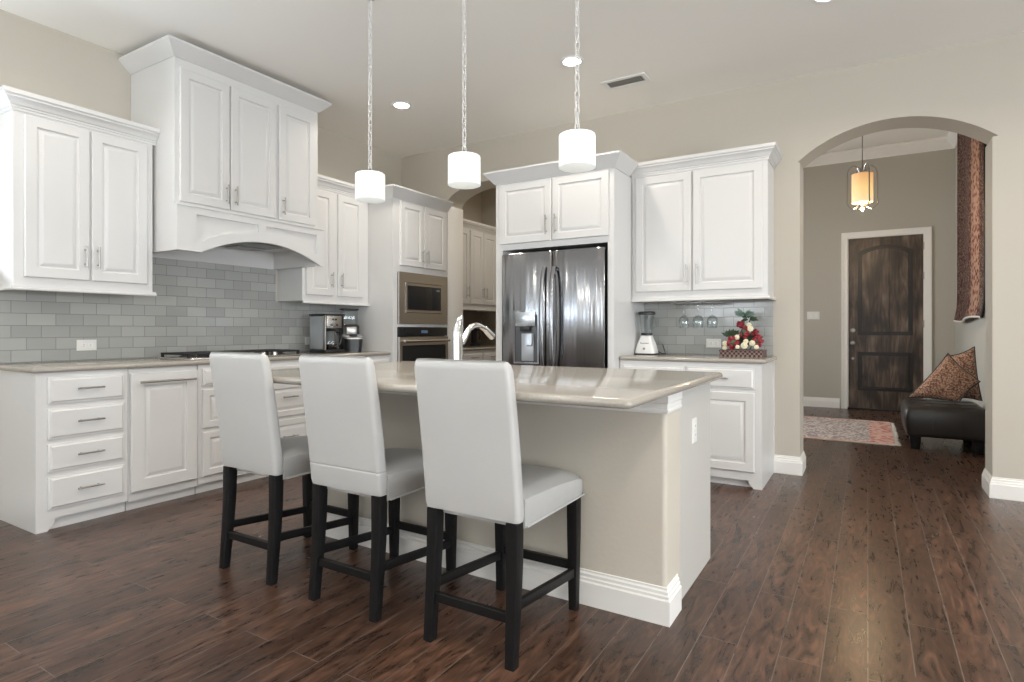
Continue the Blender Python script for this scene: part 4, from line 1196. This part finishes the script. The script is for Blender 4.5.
# ------------------------------------------------------------------ pendants, cans, vent
def pendant(i):
    px, py = PEND[i]
    lab = ['leftmost of three white glass pendant lights over the island', 'middle of three white glass pendant lights over the island', 'rightmost of three white glass pendant lights over the island'][i]
    t = thing('pendant_lamp', lab, 'pendant light', (px, py, ZC), 'pendant lights over the island')
    r = .0855
    sh = MB().lathe((px, py, 0), [(.020, PZ1 + .002), (r - .006, PZ1), (r - .001, PZ1 - .004), (r, PZ1 - .010), (r, PZ0 + .002), (r - .004, PZ0)], 40).build('lamp_shade', 'shade', t, 40)
    MB().lathe((px, py, 0), [(.001, PZ0 + .004), (r - .004, PZ0 + .004), (r - .004, PZ0 + .001), (.001, PZ0 + .001)], 40).build('diffuser', 'shade_hot', sh)
    MB().lathe((px, py, 0), [(.022, PZ1 + .001), (.020, PZ1 + .012), (.010, PZ1 + .020), (.006, PZ1 + .030), (.001, PZ1 + .031)], 20).build('cap', 'steel', t)
    MB().lathe((px, py, 0), [(.034, ZC - .0005), (.033, ZC - .005), (.024, ZC - .009), (.010, ZC - .012), (.001, ZC - .012)], 28).build('canopy', 'steel', t)
    # chain of alternating links with a cord woven through
    m = MB(); z = PZ1 + .036; k = 0; L = .038
    while z < ZC - .011:
        pts = []
        for q in range(14):
            a = 2 * pi * q / 14
            u = .0088 * cos(a); v = .0215 * sin(a)
            v += .004 if sin(a) > .3 else (-.004 if sin(a) < -.3 else 0)
            pts.append((px + (u if k % 2 == 0 else u * .35), py + (u if k % 2 else u * .35), z + v))
        m.tube(pts, .0026, 6, closed=True); z += L; k += 1
    m.build('chain', 'nickel_chain', t)
    rnd = random.Random(i); pts = []
    n = 46; ph = rnd.uniform(0, 6)
    for q in range(n + 1):
        s = q / n; z = PZ1 + .03 + (ZC - .011 - PZ1 - .03) * s
        a = .006 * max(0, sin(pi * s)) ** .3
        pts.append((px + a * sin(q * 1.05 + ph), py + a * cos(q * .9 + ph), z))
    MB().tube(pts, .0018, 6).build('cord', 'white_plastic', t)
for i in range(3): pendant(i)

can_labels = {0: 'recessed ceiling light over the left counter, above the leftmost pendant', 1: 'recessed ceiling light beside the ceiling vent, behind the rightmost pendant chain'}
for i, (cx, cy) in enumerate(CANS):
    t = thing('recessed_light', can_labels.get(i, 'unseen recessed ceiling light out of the frame'), 'ceiling light', (cx, cy, ZC), 'recessed ceiling lights')
    MB().lathe((cx, cy, ZC), [(.062, -.0005), (.088, -.0005), (.088, -.004), (.082, -.008), (.066, -.006), (.062, -.002)], 36).build('trim_ring', 'white_plastic', t)
    MB().lathe((cx, cy, ZC), [(.001, -.0006), (.0655, -.0006), (.0655, -.004), (.001, -.004)], 32).build('lens', 'lens', t)

def vent():
    x0, x1, y0, y1 = -1.800, -1.446, 4.305, 4.475
    t = thing('ceiling_vent', 'white louvered air vent on the ceiling', 'air vent', ((x0 + x1) / 2, (y0 + y1) / 2, ZC))
    fz = lambda u, v, n: (u, v, ZC - n)
    MB().plate(fz, [(x0, y0), (x1, y0), (x1, y1), (x0, y1)], [[(x0 + .032, y0 + .032), (x1 - .032, y0 + .032), (x1 - .032, y1 - .032), (x0 + .032, y1 - .032)]], .0006, .007).build('frame', 'white_plastic', t)
    MB().box(x0 + .03, x1 - .03, y0 + .03, y1 - .03, ZC - .0016, ZC - .0006).build('duct_backing', 'dark_trim', t)
    m = MB(); n = 15
    for i in range(n):
        x = x0 + .04 + (x1 - x0 - .08) * i / (n - 1)
        m.add([(x - .006, y0 + .031, ZC - .002), (x + .003, y0 + .031, ZC - .007), (x + .003, y1 - .031, ZC - .007), (x - .006, y1 - .031, ZC - .002),
               (x - .0045, y0 + .031, ZC - .0018), (x + .0045, y0 + .031, ZC - .0068), (x + .0045, y1 - .031, ZC - .0068), (x - .0045, y1 - .031, ZC - .0018)],
              [(0, 1, 2, 3), (4, 7, 6, 5), (0, 4, 5, 1), (2, 6, 7, 3), (0, 3, 7, 4), (1, 5, 6, 2)])
    m.build('louvers', simple('vent_grey', (.70, .68, .63), .5), t)
vent()

# ------------------------------------------------------------------ foyer
def lantern():
    x, y = -.050, 7.3; zb, zt = 2.480, 2.785; r = .100
    t = thing('foyer_lantern', 'amber shaded iron lantern hanging in the foyer', 'pendant light', (x, y, zb))
    MB().lathe((x, y, 0), [(r, zb), (r, zt)], 32).build('lamp_shade', 'amber', t)
    MB().lathe((x, y, 0), [(.001, zb + .004), (r - .004, zb + .004), (r - .004, zb + .001), (.001, zb)], 28).build('diffuser', 'shade_hot', t)
    MB().lathe((x, y, 0), [(.055, zt - .004), (.058, zt + .004), (.05, zt + .016), (.02, zt + .020), (.001, zt + .021)], 24).build('top_cap', simple('pale_gilt', (.72, .66, .52), .4, .5), t)
    m = MB()
    for k in range(4):
        a = pi / 4 * (2 * k + .55); ca, sa = cos(a), sin(a); q = .150
        pr = [(.03, zt + .02), (.05, zt + .075), (.09, zt + .095), (.13, zt + .065), (q, zt + .02), (q, zt - .08), (q, zb + .05), (q + .006, zb - .005), (q - .025, zb - .045), (.09, zb - .065), (.055, zb - .045), (.04, zb - .02)]
        m.tube([(x + ca * u, y + sa * u, z) for u, z in pr], .0062, 7)
    m.build('scroll_arms', 'steel', t)
    MB().lathe((x, y, 0), [(.001, zb - .095), (.014, zb - .08), (.020, zb - .05), (.012, zb - .03), (.03, zb - .012), (.001, zb - .002)], 18).build('finial', simple('pale_finial', (.75, .70, .58), .4, .3), t)
    MB().cyl((x, y, zt + .02), (x, y, 3.645), .005, n=8).build('rod', 'steel', t)
    MB().lathe((x, y, 0), [(.07, 3.6595), (.066, 3.645), (.02, 3.635), (.001, 3.634)], 24).build('canopy', 'steel', t)
    l = bpy.data.lights.new('lantern_bulb', 'POINT'); l.energy = 22; l.color = (1, .72, .42); l.shadow_soft_size = .06
    o = bpy.data.objects.new('lantern_bulb', l); COL.objects.link(o); o.location = (x, y, zb - .14)
lantern()

def ottoman():
    x0, x1, y0, y1 = .305, .925, 6.62, 7.42
    t = thing('ottoman', 'black tufted leather ottoman against the foyer wall', 'ottoman', ((x0 + x1) / 2, (y0 + y1) / 2, 0))
    # cushion body with seams pressed in
    n = 26; loops = []
    zs = [(.125, .012), (.135, .003), (.16, 0), (.22, -.010), (.30, -.012), (.36, -.004), (.385, .006), (.402, .022), (.412, .05)]
    def loop(z, ins):
        return [(x, y, z) for x, y in rrect(x0 + ins, x1 - ins, y0 + ins, y1 - ins, .045, 5)]
    for z, i in zs: loops.append(loop(z, i))
    MB().loft(loops).build('cushion', 'leather_black', t, 60)
    m = MB(); zt = .4125
    for s in (1 / 3, 2 / 3):
        m.tube([(x0 + (x1 - x0) * s, y0 + .02, .395), (x0 + (x1 - x0) * s, y0 + .06, zt), (x0 + (x1 - x0) * s, y1 - .06, zt)], .005, 6)
        m.tube([(x0 + (x1 - x0) * s, y0 + .005, .38), (x0 + (x1 - x0) * s, y0 - .010, .30), (x0 + (x1 - x0) * s, y0 - .008, .20)], .004, 6)
        m.tube([(x0 + .06, y0 + (y1 - y0) * s, zt), (x1 - .06, y0 + (y1 - y0) * s, zt)], .005, 6)
    m.build('seams', 'leather_black', t)
    for x in (x0 + .075, x1 - .075):
        for y in (y0 + .075, y1 - .075):
            MB().loft([rr_loop(x, y, 0, .035, .035, .006, 2), rr_loop(x, y, .13, .045, .045, .006, 2)]).build('leg', 'black_wood', t)
ottoman()

def pillow(label, mat, quad, th, edge):
    A, B, Cc, D = [Vector(q) for q in quad]      # slumped outline: bottom left, top left, top right, bottom right
    t = bpy.data.objects.new('throw_pillow', None); COL.objects.link(t)
    t.matrix_world = mat; ROOTLOC[t.name] = Vector((0, 0, 0))
    tag(t, label, 'pillow', 'pillows on the ottoman')
    n = 16
    def P(u, v, s):
        k = 1 - .09 * (1 - abs(u) ** 2) * abs(v) ** 3
        k2 = 1 - .09 * (1 - abs(v) ** 2) * abs(u) ** 3
        a, b = (u * k2 + 1) / 2, (v * k + 1) / 2
        q = (A * (1 - a) + D * a) * (1 - b) + (B * (1 - a) + Cc * a) * b
        d = th / 2 * (max(0, 1 - abs(u) ** 2.4) * max(0, 1 - abs(v) ** 2.4)) ** .5
        d += .006 * sin(7 * u + 3 * v) * (1 - u * u) * (1 - v * v)
        return (q.x, s * d, q.y)
    m = MB()
    for s in (-1, 1):
        vs = [P(2 * i / n - 1, 2 * j / n - 1, s) for i in range(n + 1) for j in range(n + 1)]
        fs = [(i * (n + 1) + j, (i + 1) * (n + 1) + j, (i + 1) * (n + 1) + j + 1, i * (n + 1) + j + 1) for i in range(n) for j in range(n)]
        m.add(vs, fs)
    m.build('cover', 'pillow', t, 80)
    pts = [P(-1 + 2 * i / n, -1, 1) for i in range(n)] + [P(1, -1 + 2 * i / n, 1) for i in range(n)] + [P(1 - 2 * i / n, 1, 1) for i in range(n)] + [P(-1, 1 - 2 * i / n, 1) for i in range(n)]
    MB().tube(pts, .0065, 6, closed=True).build('trim_edge', edge, t)
    return t
pillow('brown pillow leaning on the foyer wall behind the other pillow', Matrix.Translation((.800, 7.10, .668)) @ Matrix.Rotation(R(-16), 4, 'Z') @ Matrix.Rotation(R(-9), 4, 'X'),
       ((-.15, -.22), (-.13, .20), (.065, .295), (.135, -.22)), .12, 'dark_trim')
pillow('speckled brown pillow lying tilted at the front of the ottoman', Matrix.Translation((.645, 6.88, .605)) @ Matrix.Rotation(R(-8), 4, 'Z') @ Matrix.Rotation(R(-20), 4, 'X'),
       ((-.31, -.15), (.0, .31), (.24, .04), (.09, -.165)), .13, 'dark_trim')


def floor_rug():
    cx, cy, hx, hy = -.825, 7.57, 1.05, .82
    t = thing('area_rug', 'pale floral rug with pink border on the foyer floor', 'rug', (cx, cy, 0))
    MB().loft([[(x, y, .001) for x, y in rrect(cx - hx, cx + hx, cy - hy, cy + hy, .01, 2)], [(x, y, .009) for x, y in rrect(cx - hx, cx + hx, cy - hy, cy + hy, .01, 2)]]).build('woven_field', 'rug', t)
    m = MB(); rnd = random.Random(5)
    k = 90
    for i in range(k):
        y = cy - hy + 2 * hy * (i + .5) / k
        for s in (-1, 1):
            xx = cx + s * hx; e = s * rnd.uniform(.035, .055); d = rnd.uniform(-.008, .008)
            m.add([(xx, y - .006, .004), (xx, y + .006, .004), (xx + e, y + .004 + d, .002), (xx + e, y - .004 + d, .002), (xx, y, .007), (xx + e, y + d, .0035)], [(0, 1, 4), (1, 2, 5, 4), (2, 3, 5), (3, 0, 4, 5), (0, 3, 2, 1)])
    f = m.build('fringe', 'fringe', t); f['kind'] = 'stuff'
    b = MB()
    for s in (-1, 1): b.box(cx - hx, cx + hx, cy + s * hy - .008, cy + s * hy + .008, .001, .011)
    b.build('binding', 'fringe', t)
floor_rug()

def wall_rug():
    y0, y1, zt = 7.02, 8.84, 3.50
    cy = (y0 + y1) / 2
    t = thing('hanging_rug', 'dark patterned woven rug hanging on the foyer side wall', 'wall rug', (.96, cy, 1.25))
    n, m_ = 40, 14
    fr = []
    def P(i, j, off):
        s = i / n; q = j / m_; y = y0 + (y1 - y0) * s
        wob = .018 * sin(s * 9.4 + .6) * (1 - q * .3)
        zb = 1.235 + .02 * sin(s * 6)
        z = zb + (zt - zb) * q
        flare = -.03 * max(0, (.12 - q) / .12) ** 2
        return (.930 + wob + flare + off, y, z)
    mb = MB()
    a = [P(i, j, 0) for i in range(n + 1) for j in range(m_ + 1)]; b = [P(i, j, .010) for i in range(n + 1) for j in range(m_ + 1)]
    w = m_ + 1
    fs = [(i * w + j, (i + 1) * w + j, (i + 1) * w + j + 1, i * w + j + 1) for i in range(n) for j in range(m_)]
    N = len(a)
    edge = [(i, 0) for i in range(n)] + [(n, j) for j in range(m_)] + [(i, m_) for i in range(n, 0, -1)] + [(0, j) for j in range(m_, 0, -1)]
    idx = [i * w + j for i, j in edge]
    fs2 = fs + [tuple(k + N for k in f) for f in fs] + [(idx[k], idx[(k + 1) % len(idx)], idx[(k + 1) % len(idx)] + N, idx[k] + N) for k in range(len(idx))]
    mb.add(a + b, fs2).build('woven_panel', 'tapestry', t, 60)
    f = MB()
    f.tube([P(i, 0, .005) for i in range(n + 1)], .012, 6)
    f.build('fringe', 'fringe', t)
    MB().tube([P(0, j, .005) for j in range(m_ + 1)], .013, 6).build('shadow_gap_edge', 'black_wood', t)  # black strip painting in the shadow gap beside the rug
    MB().cyl((.952, y0 - .05, zt + .012), (.952, y1 + .05, zt + .012), .013, n=12).box(.945, .9795, y0 + .2, y0 + .24, zt - .01, zt + .03).box(.945, .9795, y1 - .24, y1 - .2, zt - .01, zt + .03).build('hanging_rod', 'black_wood', t)
wall_rug()
